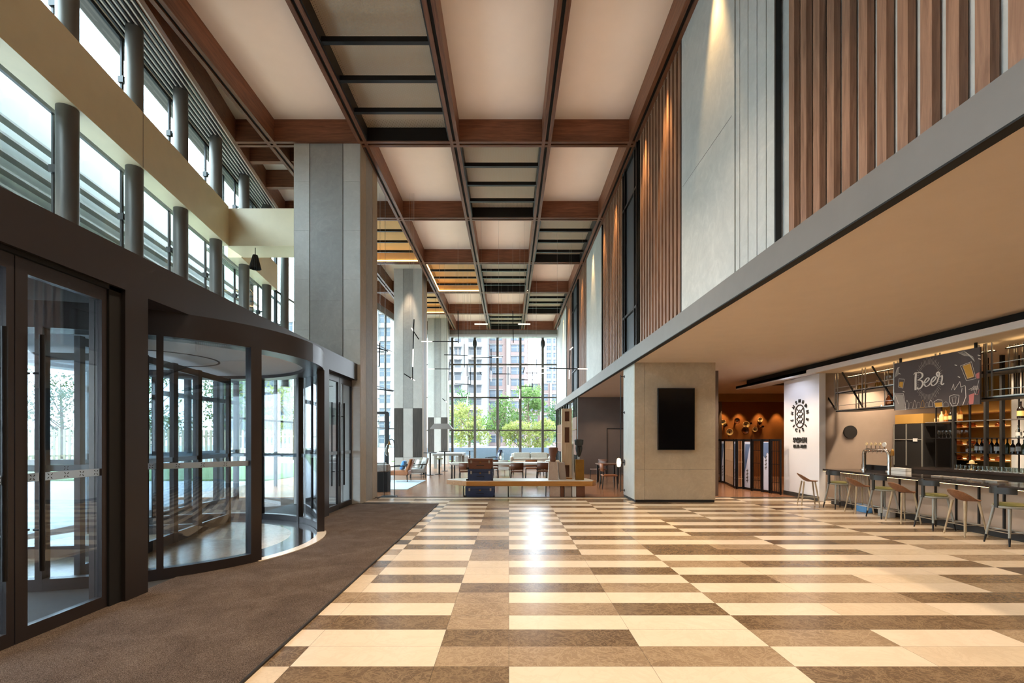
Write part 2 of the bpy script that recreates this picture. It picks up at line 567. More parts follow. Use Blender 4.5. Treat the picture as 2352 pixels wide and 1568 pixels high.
# ------------------------------------------------------------------ camera and view
cam = bpy.data.cameras.new('camera')
cam.sensor_width = 36.0
cam.lens = F / 2352 * 36.0
cam.shift_x = (1176 - VX) / 2352
cam.shift_y = (VY - 784) / 2352
cam.clip_end = 600
co = bpy.data.objects.new('camera', cam); COL.objects.link(co)
co.location = (0, 0, EYE); co.rotation_euler = (PI / 2, 0, 0)
SC.camera = co
SC.view_settings.view_transform = 'Standard'
SC.view_settings.look = 'None'
SC.view_settings.gamma = 1
SC.view_settings.use_curve_mapping = False
SC.view_settings.exposure = 0.0
SC.cycles.use_adaptive_sampling = True
SC.cycles.adaptive_threshold = 0.1
SC.cycles.max_bounces = 9
SC.cycles.diffuse_bounces = 4
SC.cycles.glossy_bounces = 4
SC.cycles.transparent_max_bounces = 24
SC.cycles.sample_clamp_indirect = 6.0
SC.cycles.caustics_reflective = False
SC.cycles.caustics_refractive = False

w = bpy.data.worlds.new('sky'); SC.world = w
w.use_nodes = True
bg = w.node_tree.nodes['Background']
tcw = w.node_tree.nodes.new('ShaderNodeTexCoord')
sx = w.node_tree.nodes.new('ShaderNodeSeparateXYZ')
w.node_tree.links.new(tcw.outputs['Generated'], sx.inputs[0])
rp = w.node_tree.nodes.new('ShaderNodeValToRGB')
rp.color_ramp.elements[0].position = .0; rp.color_ramp.elements[0].color = (.46, .50, .53, 1)
rp.color_ramp.elements[1].position = .45; rp.color_ramp.elements[1].color = (.70, .86, 1.0, 1)
w.node_tree.links.new(sx.outputs[2], rp.inputs[0])
w.node_tree.links.new(rp.outputs[0], bg.inputs[0])
bg.inputs[1].default_value = 10.0
# ------------------------------------------------------------------ floors
XC = [-5.6, -4.69, -3.64, -2.59, -1.594, -.545, 0, 1.04, 2.08, 3.13, 4.18, 5.23, 6.28, 7.33, 8.38, 9.43, 10.6]
P = {  # rows counted from the camera, L light, l warm light, m mid, d dark, D darkest
    4: 'dLLdLmLdLmLLdLdLdLmLdLdLmLdLm',
    5: 'dmdmmmdlllmmddmlmdmmdmmldmmmm',
    6: 'LmdLmLdLmLmdLmLmLmLmLmLdLmLmL',
    7: 'LmLLdLmLdLmLmLdLmLdLmLdLLdLmL',
    8: 'dLmdLmLdLmLddLmLdLdLmLmLdLmLd',
    9: 'dlLdlmLmLdLdmLmdLdLdmLdLdmLdL',
}
idx = {'L': 0, 'l': 1, 'm': 2, 'd': 3, 'D': 4}
fl = MB()
rw = random.Random(3)
D0, RP = 3.177, .341
for r in range(-22, 31):
    y0 = D0 + r * RP
    y1 = min(y0 + RP, 13.8)
    for ci in range(len(XC) - 1):
        x0, x1 = XC[ci], XC[ci + 1]
        if y0 < 12.4 and x1 <= -1.8:
            continue
        x0 = max(x0, -1.80) if y0 < 12.3 else x0
        key = P.get(ci)
        if key and 0 <= r < len(key):
            c = key[r]
        else:
            even = (r + (0 if ci < 10 else 1) + (ci // 2) * (ci > 9)) % 2
            c = rw.choice('LLLl') if even == 0 else rw.choice('mdmdDd')
            if rw.random() < .1:
                c = rw.choice('lmd')
        off = 0
        fl.mat(idx[c]).quad((x0 + .0012, y0 + .0012, 0), (x1 - .0012, y0 + .0012, 0), (x1 - .0012, y1 - .0012, 0), (x0 + .0012, y1 - .0012, 0))
fl.mat(5).quad((-5.6, -4.4, -.002), (12.6, -4.4, -.002), (12.6, 13.8, -.002), (-5.6, 13.8, -.002))
struct('floor', fl, ['t_light', 't_light2', 't_mid', 't_dark', 't_dark2', 'joint'], 'lobby floor of cream and brown marble strips')
struct('floor_bar', MB().box(10.6, 12.6, -4.4, 13.8, -.05, .001), 'joint')
struct('floor_lounge', MB().box(-9.6, 13.2, 13.8, 34.2, -.06, 0), 'planks', 'oak plank floor of the lounge')
struct('trim_1', MB().box(-5.5, 12.6, 13.74, 13.82, -.02, .012), 'rubber', 'dark threshold between marble and timber floor')
struct('floor_vestibule', MB().box(-8.4, -3.9, -4.4, 13.7, -.06, -.003), 'carpet', 'vestibule floor under brown carpet')
single('entrance_carpet', MB().box(-3.97, -1.815, -4.3, 12.35, .0, .012).mat(1).box(-1.815, -1.795, -4.3, 12.37, 0, .016).box(-3.9, -1.795, 12.35, 12.37, 0, .016),
       ['carpet', 'rubber'], 'long brown loop carpet running past the entrance doors', 'carpet')

# ------------------------------------------------------------------ ceiling
ZB, ZC = 9.22, 9.79
struct('ceiling', MB().prism([(3.5, -4.4), (3.5, 34.3), (-6.5, 34.3), (-8.45, 20.3), (-8.55, 17.5), (-6.2 - .141 * -4.4 - 1.24, -4.4)], ZC, ZC + .15), 'cream', 'cream plaster ceiling above the timber grid')
BY = [-.22, 4.0, 8.2, 12.42, 16.64, 20.82, 24.98, 29.2, 33.4]
BX = [-6.09, -3.74, -1.39, .96, 3.17]
def edgeX(d):
    return -(5.0 + .165 * d) if d < 20 else -8.3 + (d - 20) * .142
tn = 2
for i, x in enumerate(BX):
    b = MB()
    x1 = x + .12
    b.mat(0).box(x - .12, x - .035, -4.3, 33.5, ZB, ZC).box(x + .035, x1, -4.3, 33.5, ZB, ZC)
    b.mat(1).box(x - .035, x + .035, -4.3, 33.5, ZB + .04, ZC)
    o = struct('trim_%d' % tn, b, ['wood_y', 'pitch'], 'walnut ceiling beam running down the hall, %s' % ('nearest the glass wall', 'over the large column', 'second from the large column', 'second from the slatted wall', 'along the top of the slatted wall')[i]); tn += 1
for j, y in enumerate(BY):
    b = MB()
    xl = edgeX(y)
    b.mat(0).box(xl, 3.27, y - .12, y - .035, ZB + .002, ZC).box(xl, 3.27, y + .035, y + .12, ZB + .002, ZC)
    b.mat(1).box(xl, 3.27, y - .035, y + .035, ZB + .042, ZC)
    struct('trim_%d' % tn, b, ['wood_x', 'pitch'], 'walnut ceiling beam crossing the hall, %s' % ('behind the viewer', 'overhead', 'at the top edge of the view', 'above the front of the large column', 'first behind the large column', 'second behind the large column', 'third behind the large column', 'fourth behind the large column', 'last before the tall end windows')[j]); tn += 1
b = MB()
for (d0, d1) in ((-4.3, 20), (20, 33.6)):
    b.bar((edgeX(d0), d0, (ZB + ZC) / 2), (edgeX(d1), d1, (ZB + ZC) / 2), .16, ZC - ZB)
struct('trim_%d' % tn, b, ['wood_y'], 'slanting walnut edge beam above the window wall'); tn += 1
# short extra cross beams beside the large column
b = MB().box(-8.2, -5.6, 13.25, 13.4, ZB + .05, ZC).box(-8.2, -5.6, 14.6, 14.75, ZB + .05, ZC)
struct('trim_%d' % tn, b, ['wood_x'], 'short walnut beams between window wall and large column'); tn += 1

lanes = {0: (-8.0, -6.09), 1: (-6.09, -3.74), 2: (-3.74, -1.39), 3: (-1.39, .96), 4: (.96, 3.17)}
rowsD = {0: (4.0, 8.2), 1: (8.2, 12.42), 2: (12.42, 16.64), 3: (16.64, 20.82), 4: (20.82, 24.98), 5: (24.98, 29.2), 6: (29.2, 33.4)}
lane_txt = {1: 'beside the large columns', 2: 'second lane from the windows', 3: 'middle lane', 4: 'lane beside the slatted wall'}
row_txt = {0: 'overhead', 1: 'before the large concrete column', 2: 'just beyond the large concrete column', 3: 'third bay beyond it', 4: 'fourth bay', 5: 'fifth bay', 6: 'last bay before the tall windows'}
def grille(l, r):
    x0, x1 = lanes[l]; y0, y1 = rowsD[r]
    x0 += .12; x1 -= .12; y0 += .12; y1 -= .12
    t = thing('ceiling_grille', 'dark metal grille, %s, %s' % (lane_txt[l], row_txt[r]), 'ceiling grille', ((x0 + x1) / 2, (y0 + y1) / 2, ZB), group='metal grilles in the ceiling grid')
    W, H = (x1 - x0) / 2, (y1 - y0) / 2
    MB().quad((-W, -H, .34), (W, -H, .34), (W, H, .34), (-W, H, .34)).build('mesh_panel', 'grille', t)
    f = MB()
    f.box(-W, -W + .03, -H, H, .02, .36).box(W - .03, W, -H, H, .02, .36).box(-W, W, -H, -H + .03, .02, .36).box(-W, W, H - .03, H, .02, .36)
    f.build('frame', 'black', t)
    for k in (1, 2, 3):
        yy = -H + 2 * H * k / 4 - .02
        MB().box(-W, W, yy - .045, yy + .045, .04, .14).build('bar', 'black', t)
for l, r in ((2, 1), (3, 2), (4, 3), (3, 4), (4, 5), (3, 6), (2, 0)):
    grille(l, r)
def goldbay(l, r, full=True):
    x0, x1 = lanes[l]; y0, y1 = rowsD[r]
    x0 += .125; x1 -= .125; y0 += .125; y1 -= .125
    t = thing('lit_ceiling_coffer', 'glowing timber lined ceiling coffer with black slats, %s, %s' % (lane_txt[l], row_txt[r]), 'ceiling light', ((x0 + x1) / 2, (y0 + y1) / 2, ZB), group='glowing coffers in the ceiling')
    W, H = (x1 - x0) / 2, (y1 - y0) / 2
    f = MB()
    f.box(-W, -W + .02, -H, H, .03, .5).box(W - .02, W, -H, H, .03, .5).box(-W, W, -H, -H + .02, .03, .5).box(-W, W, H - .02, H, .03, .5).box(-W, W, -H, H, .5, .53)
    f.build('lining', 'coffer_gold', t)
    for k in (1, 2, 3):
        yy = -H + 2 * H * k / 4
        MB().box(-W + .02, W - .02, yy - .035, yy + .035, .05, .13).build('slat', 'black', t)
    MB().box(-W + .02, W - .02, H - .05, H - .025, .05, .08).box(-W + .025, -W + .05, -H + .1, H - .05, .05, .08).build('led_strip', 'led', t)
for l, r in ((1, 3), (2, 4), (1, 5)):
    goldbay(l, r)

# ribbed strip between edge beam and glass
def gx(d, base=6.0):
    return -(base + .141 * d)
for (d0, d1, nm, txt) in ((-2, 18.3, 'slot_diffuser', 'ribbed linear air grille along the top of the window wall'),):
    b = MB()
    n = 15
    for k in range(n):
        t = (k + .5) / n
        xa = edgeX(d0) * (1 - t) + gx(d0) * t
        xb = edgeX(d1) * (1 - t) + gx(d1) * t
        b.mat(k % 2).bar((xa, d0, ZB + .02 - .02 * (k % 2)), (xb, d1, ZB + .02 - .02 * (k % 2)), .03, .04)
    single(nm, b, ['cream', 'darkpaint'], txt, 'air grille')
b = MB().bar((gx(-4) - .1, -4, 9.4), (gx(18.4) - .1, 18.4, 9.4), .5, .3)
struct('trim_%d' % tn, b, ['bronze_lt'], 'window head above the glass wall'); tn += 1

# ------------------------------------------------------------------ right side upper wall
WX = 3.34
struct('wall_right_upper', MB().box(WX + .022, WX + .22, -4.4, 34.2, 4.03, 9.76), 'stone_wall', 'pale backing wall behind the slats')
struct('trim_%d' % tn, MB().box(3.2, 3.6, -4.4, 34.0, 3.672, 4.02), 'bronze_lt', 'wide grey bronze fascia below the slatted wall'); tn += 1
struct('trim_%d' % tn, MB().box(3.195, 3.3, -4.4, 34.0, 3.655, 3.672), 'pitch', 'thin dark shadow gap under the fascia'); tn += 1
struct('ceiling_bar', MB().box(3.3, 13.2, -4.4, 34.2, 3.67, 3.9), 'soffit', 'beige soffit over the bar side')
def slats(d0, d1, pitch, w, label):
    t = thing('slatted_screen', label, 'slatted wall', (WX, d0, 4.02), group='vertical timber slat screens on the upper wall')
    n = int((d1 - d0) / pitch)
    for k in range(n):
        y = (k + .5) * pitch
        MB().box(-.065, 0, y - w / 2, y + w / 2, 0, 5.2).build('slat', 'slat', t)
    MB().box(-.07, .0, -.03, 0, 0, 5.2).build('edge_trim', 'black', t)
    MB().box(-.07, .0, d1 - d0, d1 - d0 + .03, 0, 5.2).build('edge_trim', 'black', t)
slats(1.2, 5.93, .226, .107, 'walnut slat screen above the bar with pale wall showing between the slats')
slats(9.2, 12.24, .226, .12, 'walnut slat screen between the smooth stone slab and the first narrow upper window')
slats(13.92, 17.06, .226, .12, 'walnut slat screen between the narrow upper window and the white slab')
slats(20.4, 22.8, .226, .12, 'walnut slat screen past the white slab, before the second narrow window')
slats(25.05, 27.5, .226, .12, 'small walnut slat screen after the second narrow upper window')
b = MB().box(3.27, WX, 7.02, 9.16, 4.02, ZB).mat(1)
for y in (7.02,):
    pass
b.mat(0)
for a, c in ((5.97, 6.17), (6.18, 6.40), (6.41, 6.64), (6.65, 6.88), (6.89, 7.01)):
    b.box(3.285, WX, a + .004, c - .004, 4.02, ZB)
b.mat(1).box(3.33, WX, 5.97, 9.16, 4.02, ZB).box(3.268, 3.2705, 7.1, 9.1, 6.4, 6.404)
single('stone_cladding', b, ['stone_wall', 'joint'], 'pale veined stone slab with narrow ribs beside the slat screen above the bar', 'wall panel')
single('stone_cladding', MB().box(3.27, WX, 17.1, 20.36, 4.02, ZB), ['stone_wall'], 'smooth white slab between two slat screens, past the narrow upper window', 'wall panel')
single('stone_cladding', MB().box(3.27, WX, 27.6, 30.6, 4.02, ZB), ['stone_wall'], 'last pale slab before the tall end windows', 'wall panel')
for n_, (a, c) in enumerate(((12.3, 13.86), (22.9, 25.0))):
    t = thing('window_%d' % (n_ + 1), 'tall narrow black framed window in the slatted wall, %s' % ('larger one', 'smaller one further down the hall')[n_], None, (3.27, (a + c) / 2, 4.02), kind='structure')
    H = (c - a) / 2
    b = MB()
    for y in (-H + .03, H - .03, -H + .26, H - .26):
        b.box(-.03, .05, y - .03, y + .03, 0, 5.2)
    for z in (.03, 1.05, 4.1, 5.15):
        b.box(-.025, .05, -H, H, z - .03, z + .03)
    b.build('window_frame', 'black', t)
    MB().box(.03, .04, -H, H, 0, 5.2).build('glass_pane', 'bwin_d', t)
struct('wall_right_lower_far', MB().box(3.36, 3.5, 23.2, 34.1, 0, 3.67), 'brownwall')

# ------------------------------------------------------------------ shell behind the camera and around the bar
struct('wall_front', MB().box(-9.8, 13.2, -4.6, -4.4, 0, 9.9), 'taupe')
struct('wall_right', MB().box(12.6, 12.8, -4.4, 22, 0, 3.7), 'gold_wall')
struct('wall_bar_end', MB().box(8.45, 12.6, 13.02, 13.2, 0, 3.67), 'taupe', 'taupe wall at the end of the bar')
b = MB().box(8.3, 8.47, 12.94, 14.6, 0, 3.42)
struct('wall_logo', b, 'white', 'white wall with raised oval emblem')
struct('baseboard_right', MB().box(8.28, 8.3, 12.94, 14.6, 0, .12), 'joint')
struct('wall_alcove_back', MB().box(3.3, 6.2, 23.1, 23.25, 0, 3.67), 'brownwall', 'brown wall at the back of the alcove')
struct('wall_alcove_side', MB().box(6.0, 6.15, 14.2, 23.1, 0, 3.67), 'brownwall')
struct('wall_restaurant', MB().box(6.1, 13.2, 21.5, 21.65, 0, 3.67), 'orange_wall', 'amber brown wall behind the folding screens')
struct('trim_%d' % tn, MB().box(6.1, 13.2, 21.3, 21.5, 3.32, 3.67), 'gold_wall', 'timber band above the amber wall'); tn += 1
struct('trim_%d' % tn, MB().box(9.08, 9.35, 21.25, 21.5, 0, 3.3), 'brownwall'); tn += 1
t = thing('door_1', 'plain dark brown door in the alcove', None, (5.2, 23.1, 0), kind='structure')
MB().box(-.5, .9, -.03, 0, 0, 2.15).build('door_leaf', 'brownwall', t)
MB().box(-.53, -.5, -.05, 0, 0, 2.18).box(-.53, .9, -.05, 0, 2.15, 2.19).build('door_frame', 'rubber', t)

# dropped bar canopy
struct('trim_%d' % tn, MB().box(8.13, 12.6, -4.4, 16.54, 3.50, 3.67), 'pitch', 'black recessed band above the bar'); tn += 1
single('bar_canopy', MB().box(7.93, 8.0, -4.2, 16.9, 3.385, 3.50).mat(1).box(8.0, 12.55, -4.2, 12.93, 3.42, 3.5).mat(0).box(7.93, 8.6, 14.6, 16.9, 3.42, 3.5).box(7.93, 8.28, 12.9, 14.7, 3.42, 3.5),
       ['white', 'soffit'], 'low beige canopy with a white edge over the bar', 'canopy')

# ------------------------------------------------------------------ columns
def ccol(x0, x1, y0, y1, zt, ths, lbl, low=None, name='concrete_column'):
    t = thing(name, lbl, 'column', ((x0 + x1) / 2, y0, 0))
    cx = (x0 + x1) / 2
    a = [x0] + ths + [x1]
    for k in range(3):
        b = MB()
        zz = [0, .8, 3.14] if low else [0]
        m = 'concrete_mid' if k == 1 else 'concrete'
        if low:
            b.mat(0).box(a[k] - cx + .006, a[k + 1] - cx - .006, 0, .06, 0, .795)
            b.mat(1 if k != 1 else 0).box(a[k] - cx + .006, a[k + 1] - cx - .006, 0, .06, .803, 3.135)
            b.mat(2 if k == 1 else 0).box(a[k] - cx + .006, a[k + 1] - cx - .006, 0, .06, 3.145, zt)
            b.build('front_panel', ['concrete', 'greyoak', 'concrete_mid'], t)
        else:
            zs = [0, 1.2, 2.95, 4.45, 5.75, 7.0, 8.25, zt] if k != 1 else [0, 2.6, 5.2, zt]
            for z0, z1 in zip(zs, zs[1:]):
                b.box(a[k] - cx + .01, a[k + 1] - cx - .01, 0, .06, z0 + .003, z1 - .001)
            b.build('front_panel', m, t)
    MB().box(x0 - cx + .02, x1 - cx - .02, .03, y1 - y0 - .02, 0, zt).build('core', 'joint', t)
    dd = y1 - y0
    for sx_, side in ((x1 - cx, 1), (x0 - cx, -1)):
        for k, (u, v) in enumerate(((0.005, .3), (.31, .69), (.7, .995))):
            xa, xb = (sx_ - .05, sx_) if side > 0 else (sx_, sx_ + .05)
            MB().box(xa, xb, dd * u, dd * v, 0, zt).build('side_panel', 'concrete_mid' if k == 1 else 'concrete_tan', t)
    return t
ccol(-5.51, -3.80, 12.38, 13.96, ZB + .3, [-5.1, -4.25], 'huge panelled concrete column rising beside the entrance doors')
ccol(-5.48, -4.13, 23.05, 24.4, ZC, [-5.04, -4.58], 'panelled concrete column with dark oak lower panels, second from the entrance', low=True)
ccol(-5.47, -4.12, 32.5, 33.5, ZC, [-5.03, -4.57], 'panelled concrete column with dark oak lower panels, beside the tall end windows', low=True)

t = thing('stone_column', 'square beige stone column carrying a black screen', 'column', (4.32, 12.7, 0))
b = MB()
for x0, x1 in ((-1.02, -.76), (-.755, 1.1)):
    for z0, z1 in ((.07, .86), (.865, 3.67)):
        b.box(x0, x1, 0, .08, z0, z1)
b.build('front_cladding', 'concrete_tan', t)
MB().box(-1.01, 1.09, .05, 1.28, .07, 3.67).build('side_cladding', 'concrete', t)
MB().box(-1.0, 1.08, .01, 1.26, 0, .07).build('plinth', 'rubber', t)
t = thing('display_screen', 'tall black portrait screen on the beige stone column', 'screen', (4.366, 12.675, 1.375))
cs = MB().box(-.48, .48, -.07, 0, 0, 1.615).build('casing', 'black', t, bevel=.008)
MB().box(-.46, .46, -.073, -.069, .02, 1.595).build('screen_glass', 'screen', cs)
# ------------------------------------------------------------------ entrance portal (left)
b = MB()
b.box(-4.25, -3.88, -4.4, 4.893, 3.165, 3.58).box(-4.25, -3.88, 4.893, 12.75, 3.165, 3.58)
struct('trim_60', b, 'bronze', 'dark bronze header over the entrance doors')
struct('roof_vestibule', MB().box(-7.7, -4.2, -4.4, 13.9, 3.45, 3.56), 'bronze')
struct('ceiling_vestibule', MB().box(-7.7, -4.25, -4.4, 12.7, 3.35, 3.45), 'bronze')
k = 61
for (a, c) in ((-4.4, .4), (4.893, 5.2), (10.1, 10.44), (12.48, 12.75)):
    struct('trim_%d' % k, MB().box(-4.25, -3.88, a, c, 0, 3.165), 'bronze', 'dark bronze pier %s' % ('at the picture edge', 'between swing doors and revolving door', 'between revolving door and double doors', 'touching the large concrete column')[k - 61]); k += 1

def pinwheel(b, c, r, ax, n=(1, 0, 0)):
    """four blade mark in the plane spanned by ax and z, centre c"""
    ax = Vector(ax); z = Vector((0, 0, 1)); c = Vector(c)
    for q in range(4):
        a = math.radians(45 + 90 * q)
        def pt(rr, da):
            return c + ax * (rr * math.cos(a + da)) + z * (rr * math.sin(a + da))
        b.quad(pt(r * .18, 0), pt(r * .62, -.34), pt(r, 0), pt(r * .55, .12))

def leaf(parent, y0, y1, handle_at, flip=1):
    """framed glass leaf in the door plane, local x toward the room"""
    f = MB()
    f.box(-.03, .03, y0, y0 + .1, 0, 3.12).box(-.03, .03, y1 - .06, y1, 0, 3.12)
    f.box(-.03, .03, y0 + .1, y1 - .06, 0, .125).box(-.03, .03, y0 + .1, y1 - .06, 3.0, 3.12)
    lf = f.build('door_leaf', 'bronze', parent)
    MB().box(-.006, .006, y0 + .1, y1 - .06, .125, 3.0).build('glass_pane', 'glass_d', lf)
    hy = handle_at
    h = MB()
    for s in (1, -1):
        h.tube([(s * .09, hy, .56), (s * .09, hy, 2.52)], .019, 10)
        for z in (.9, 2.2):
            h.tube([(s * .09, hy, z), (s * .02, hy, z)], .01, 8)
    h.build('handle', 'black', lf)
    bd = MB()
    bd.box(.0065, .008, y0 + .1, y1 - .06, 1.30, 1.37)
    bd.mat(1)
    n = max(2, int((y1 - y0) / .17))
    for i in range(n):
        pinwheel(bd, (.009, y0 + .16 + i * (y1 - y0 - .26) / max(1, n - 1), 1.335), .036, (0, 1, 0))
    bd.build('frosted_band', ['frost', 'joint'], lf)
    return lf
t = thing('door_2', 'tall bronze framed glass swing doors nearest the camera side of the entrance', None, (-3.97, 0, 0), kind='structure')
leaf(t, 3.86, 4.74, 4.02)
leaf(t, 2.96, 3.85, 3.72)
leaf(t, 2.05, 2.94, 2.2)
MB().box(-.1, .05, 4.745, 4.893, 0, 3.165).box(-.1, .05, 1.6, 4.893, 3.125, 3.165).build('door_frame', 'pitch', t)
t = thing('door_3', 'bronze framed double glass doors beyond the revolving door', None, (-4.05, 0, 0), kind='structure')
leaf(t, 10.5, 11.45, 11.3)
leaf(t, 11.47, 12.42, 11.62)
MB().box(-.1, .03, 10.44, 10.5, 0, 3.165).box(-.1, .03, 12.42, 12.48, 0, 3.165).box(-.1, .03, 10.44, 12.48, 3.125, 3.165).build('door_frame', 'black', t)
# outer doors of the vestibule
t = thing('door_4', 'outer glass front of the entrance vestibule', None, (-7.5, 0, 0), kind='structure')
f = MB()
ys = [-1.5, .2, 1.9, 3.6, 4.9]
ys2 = [10.3, 11.3, 12.4, 13.3]
for g in (ys, ys2):
    for y in g:
        f.box(-.05, .05, y - .06, y + .06, 0, 3.35)
    f.box(-.05, .05, g[0], g[-1], 0, .1).box(-.05, .05, g[0], g[-1], 2.6, 2.7).box(-.06, .06, g[0], g[-1], 3.2, 3.45)
f.build('door_frame', 'bronze', t)
MB().box(-.006, .006, -1.5, 4.9, .1, 3.2).box(-.006, .006, 10.3, 13.3, .1, 3.2).build('glass_pane', 'glass', t)
bd = MB().mat(0)
for g in (ys, ys2):
    bd.box(.008, .01, g[0], g[-1], 1.30, 1.37)
bd.build('frosted_band', 'frost', t)

# ------------------------------------------------------------------ revolving door
CX, CY, R = -5.53, 7.65, 2.38
t = thing('revolving_door', 'large round bronze and glass revolving door in the middle of the entrance', 'revolving door', (CX, CY, 0), kind='thing')
o0 = (0, 0)
MB().arc(o0, R - .28, R + .05, 0, 360, 2.87, 3.165, 72).build('canopy_ring', 'bronze', t)
c = MB().mat(0).arc(o0, .01, R - .27, 0, 360, 2.93, 3.0, 64).mat(1).arc(o0, .80, .83, 0, 360, 2.922, 2.93, 48)
c.build('ceiling_disc', ['white', 'pitch'], t)
c = MB().mat(0).arc(o0, .0, 1.9, 0, 360, .003, .018, 64).mat(1).arc(o0, 1.9, R - .06, 0, 360, .003, .0185, 64).mat(2).arc(o0, R - .06, R + .09, -28, 24, .0, .022, 30)
c.build('floor_disc', ['t_mid', 'counter', 't_light'], t)
for a in (-28.5, 24.0, -54, -80, 54, 80, 128, 152, 208, 232, -106):
    ar = math.radians(a)
    rot = RZ(ar)
    big = a in (-28.5, 24.0)
    MB().cbox((R * math.cos(ar), R * math.sin(ar), 1.44), (.12, .15 if big else .07, 2.88), rot).build('post', 'bronze', t)
for a0, a1 in ((-152, -30), (26, 152)):
    MB().arc(o0, R - .012, R, a0, a1, .12, 2.87, 44).build('curved_glass', 'glass_d', t)
    MB().arc(o0, R - .05, R + .06, a0, a1, 0, .13, 44).build('base_rail', 'bronze', t)
    bd = MB().mat(0).arc(o0, R + .001, R + .003, a0, a1, 1.30, 1.37, 44).mat(1)
    n = int((a1 - a0) / 6.2)
    for i in range(n):
        a = math.radians(a0 + 3 + i * 6.2)
        pinwheel(bd, ((R + .006) * math.cos(a), (R + .006) * math.sin(a), 1.335), .033, (-math.sin(a), math.cos(a), 0))
    bd.build('frosted_band', ['frost', 'joint'], t)
rt = MB()
def rotor_panel(p0, p1, stile=.07):
    p0, p1 = Vector((p0[0], p0[1], 0)), Vector((p1[0], p1[1], 0))
    g = MB()
    for p in (p0, p1):
        g.bar(p, p + Vector((0, 0, 2.86)), stile, stile)
    g.bar(p0 + Vector((0, 0, .09)), p1 + Vector((0, 0, .09)), .05, .17)
    g.bar(p0 + Vector((0, 0, 2.8)), p1 + Vector((0, 0, 2.8)), .05, .1)
    w_ = g.build('wing_frame', 'bronze', t)
    q = MB().bar(p0 + Vector((0, 0, 1.46)), p1 + Vector((0, 0, 1.46)), .012, 2.6)
    q.build('glass_pane', 'glass_d', w_)
    MB().bar(p0 + Vector((0, 0, 1.335)), p1 + Vector((0, 0, 1.335)), .016, .07).build('frosted_band', 'frost', w_)
ra = math.radians(98)
ux, uy = math.cos(ra), math.sin(ra)
qx, qy = -uy, ux
def rp_(s_, q_):
    return (.22 + ux * s_ + qx * q_, uy * s_ + qy * q_)
for s0, s1 in ((-2.0, -.78), (-.74, .0), (.04, .78), (.82, 2.0)):
    rotor_panel(rp_(s0, 0), rp_(s1, 0))
rotor_panel(rp_(.80, .04), rp_(.80, 1.5))
rotor_panel(rp_(-.80, .04), rp_(-.80, 1.5))

# ------------------------------------------------------------------ window wall above the vestibule
def line_bar(b, base, z, w, h, d0=-2.0, d1=18.4):
    b.bar((gx(d0, base), d0, z), (gx(d1, base), d1, z), w, h)
    return b
t = thing('window_3', 'sloping line of frameless glass panes held by steel clamps', None, (-6, 0, 3.56), kind='structure')
def prt(name, mb, mat, par):
    return mb.build(name, mat, par, world=True)
b = MB().quad((gx(-3), -3, 3.56), (gx(18.4), 18.4, 3.56), (gx(18.4), 18.4, 9.3), (gx(-3), -3, 9.3))
prt('glass_pane', b, 'glass_g', t)
prt('transom', line_bar(MB(), 6.0, 6.72, .05, .07), 'darkpaint', t)
prt('transom', line_bar(MB(), 6.0, 9.17, .05, .07), 'darkpaint', t)
TD = [4.05, 5.70, 7.32, 8.92, 10.51, 12.15, 13.9, 15.7, 17.5]
for i, d in enumerate(TD):
    dm = d + .18
    prt('mullion', MB().bar((gx(dm), dm, 3.56), (gx(dm), dm, 9.3), .035, .05), 'darkpaint', t)
    cl = MB()
    for z in (5.83, 8.4):
        cl.box(gx(dm) - .04, gx(dm) + .06, dm - .05, dm + .03, z - .06, z + .06)
        cl.bar((gx(dm) + .05, dm, z), (-(5.65 + .141 * d), d, z), .04)
    prt('glass_clamp', cl, 'darkpaint', t)
near = ['overhead, mostly out of sight', 'first in the row', 'second in the row', 'third in the row', 'fourth in the row', 'fifth in the row',
        'sixth in the row', 'seventh in the row, by the beam end', 'behind the large concrete column']
for i, d in enumerate(TD):
    x = -(5.65 + .141 * d)
    single('steel_post', MB().lathe([(.14, 3.56), (.14, 9.6)], (x, d, 0), 24), 'grey_tube', 'round grey steel post by the glass wall, %s' % near[i], 'post', 'round steel posts along the glass wall')
# cream box beam
def line_quadbox(b, xb0, xb1, z0, z1, d0, d1, sk=.141):
    p = lambda base, d: (-(base + sk * d), d)
    b.prism([p(xb0, d0), p(xb1, d0), p(xb1, d1), p(xb0, d1)], z0, z1)
    return b
t = thing('box_beam', 'cream boxed beam running along the posts of the glass wall', 'beam', (-6.4, 4, 6.65))
b = line_quadbox(MB(), 5.48, 5.86, 6.65, 7.67, -3, 12.5)
b.box(-7.3, -5.5, 12.5, 13.3, 6.65, 7.62)
b.mat(0)
line_quadbox(b, 5.48, 5.86, 6.65, 7.5, 13.3, 16.2)
prt('casing', b, 'cream_panel', t)
g = MB()
for q in range(5):
    line_quadbox(g, 5.92 + q * .05, 5.95 + q * .05, 6.6, 6.65, 12.6, 15.6)
prt('slot_diffuser', g, 'greypaint', t)
prt('panel_joint', line_quadbox(MB(), 5.478, 5.48, 6.65, 7.67, 8.9, 8.91), 'joint', t)
t = thing('pleated_shade', 'small dark pleated cone hanging under the corner of the cream beam', 'hanging ornament', (-6.62, 12.62, 6.1))
rows = []
for z, r in ((.0, .15), (.2, .10), (.36, .06)):
    rows.append([(math.cos(2 * PI * k / 36) * r * (1.0 if k % 2 else .82), math.sin(2 * PI * k / 36) * r * (1.0 if k % 2 else .82), z) for k in range(36)])
MB().surf(rows, closed=True).build('shade', 'joint', t)
MB().tube([(0, 0, .34), (0, 0, .56)], .01).build('cord', 'black', t)

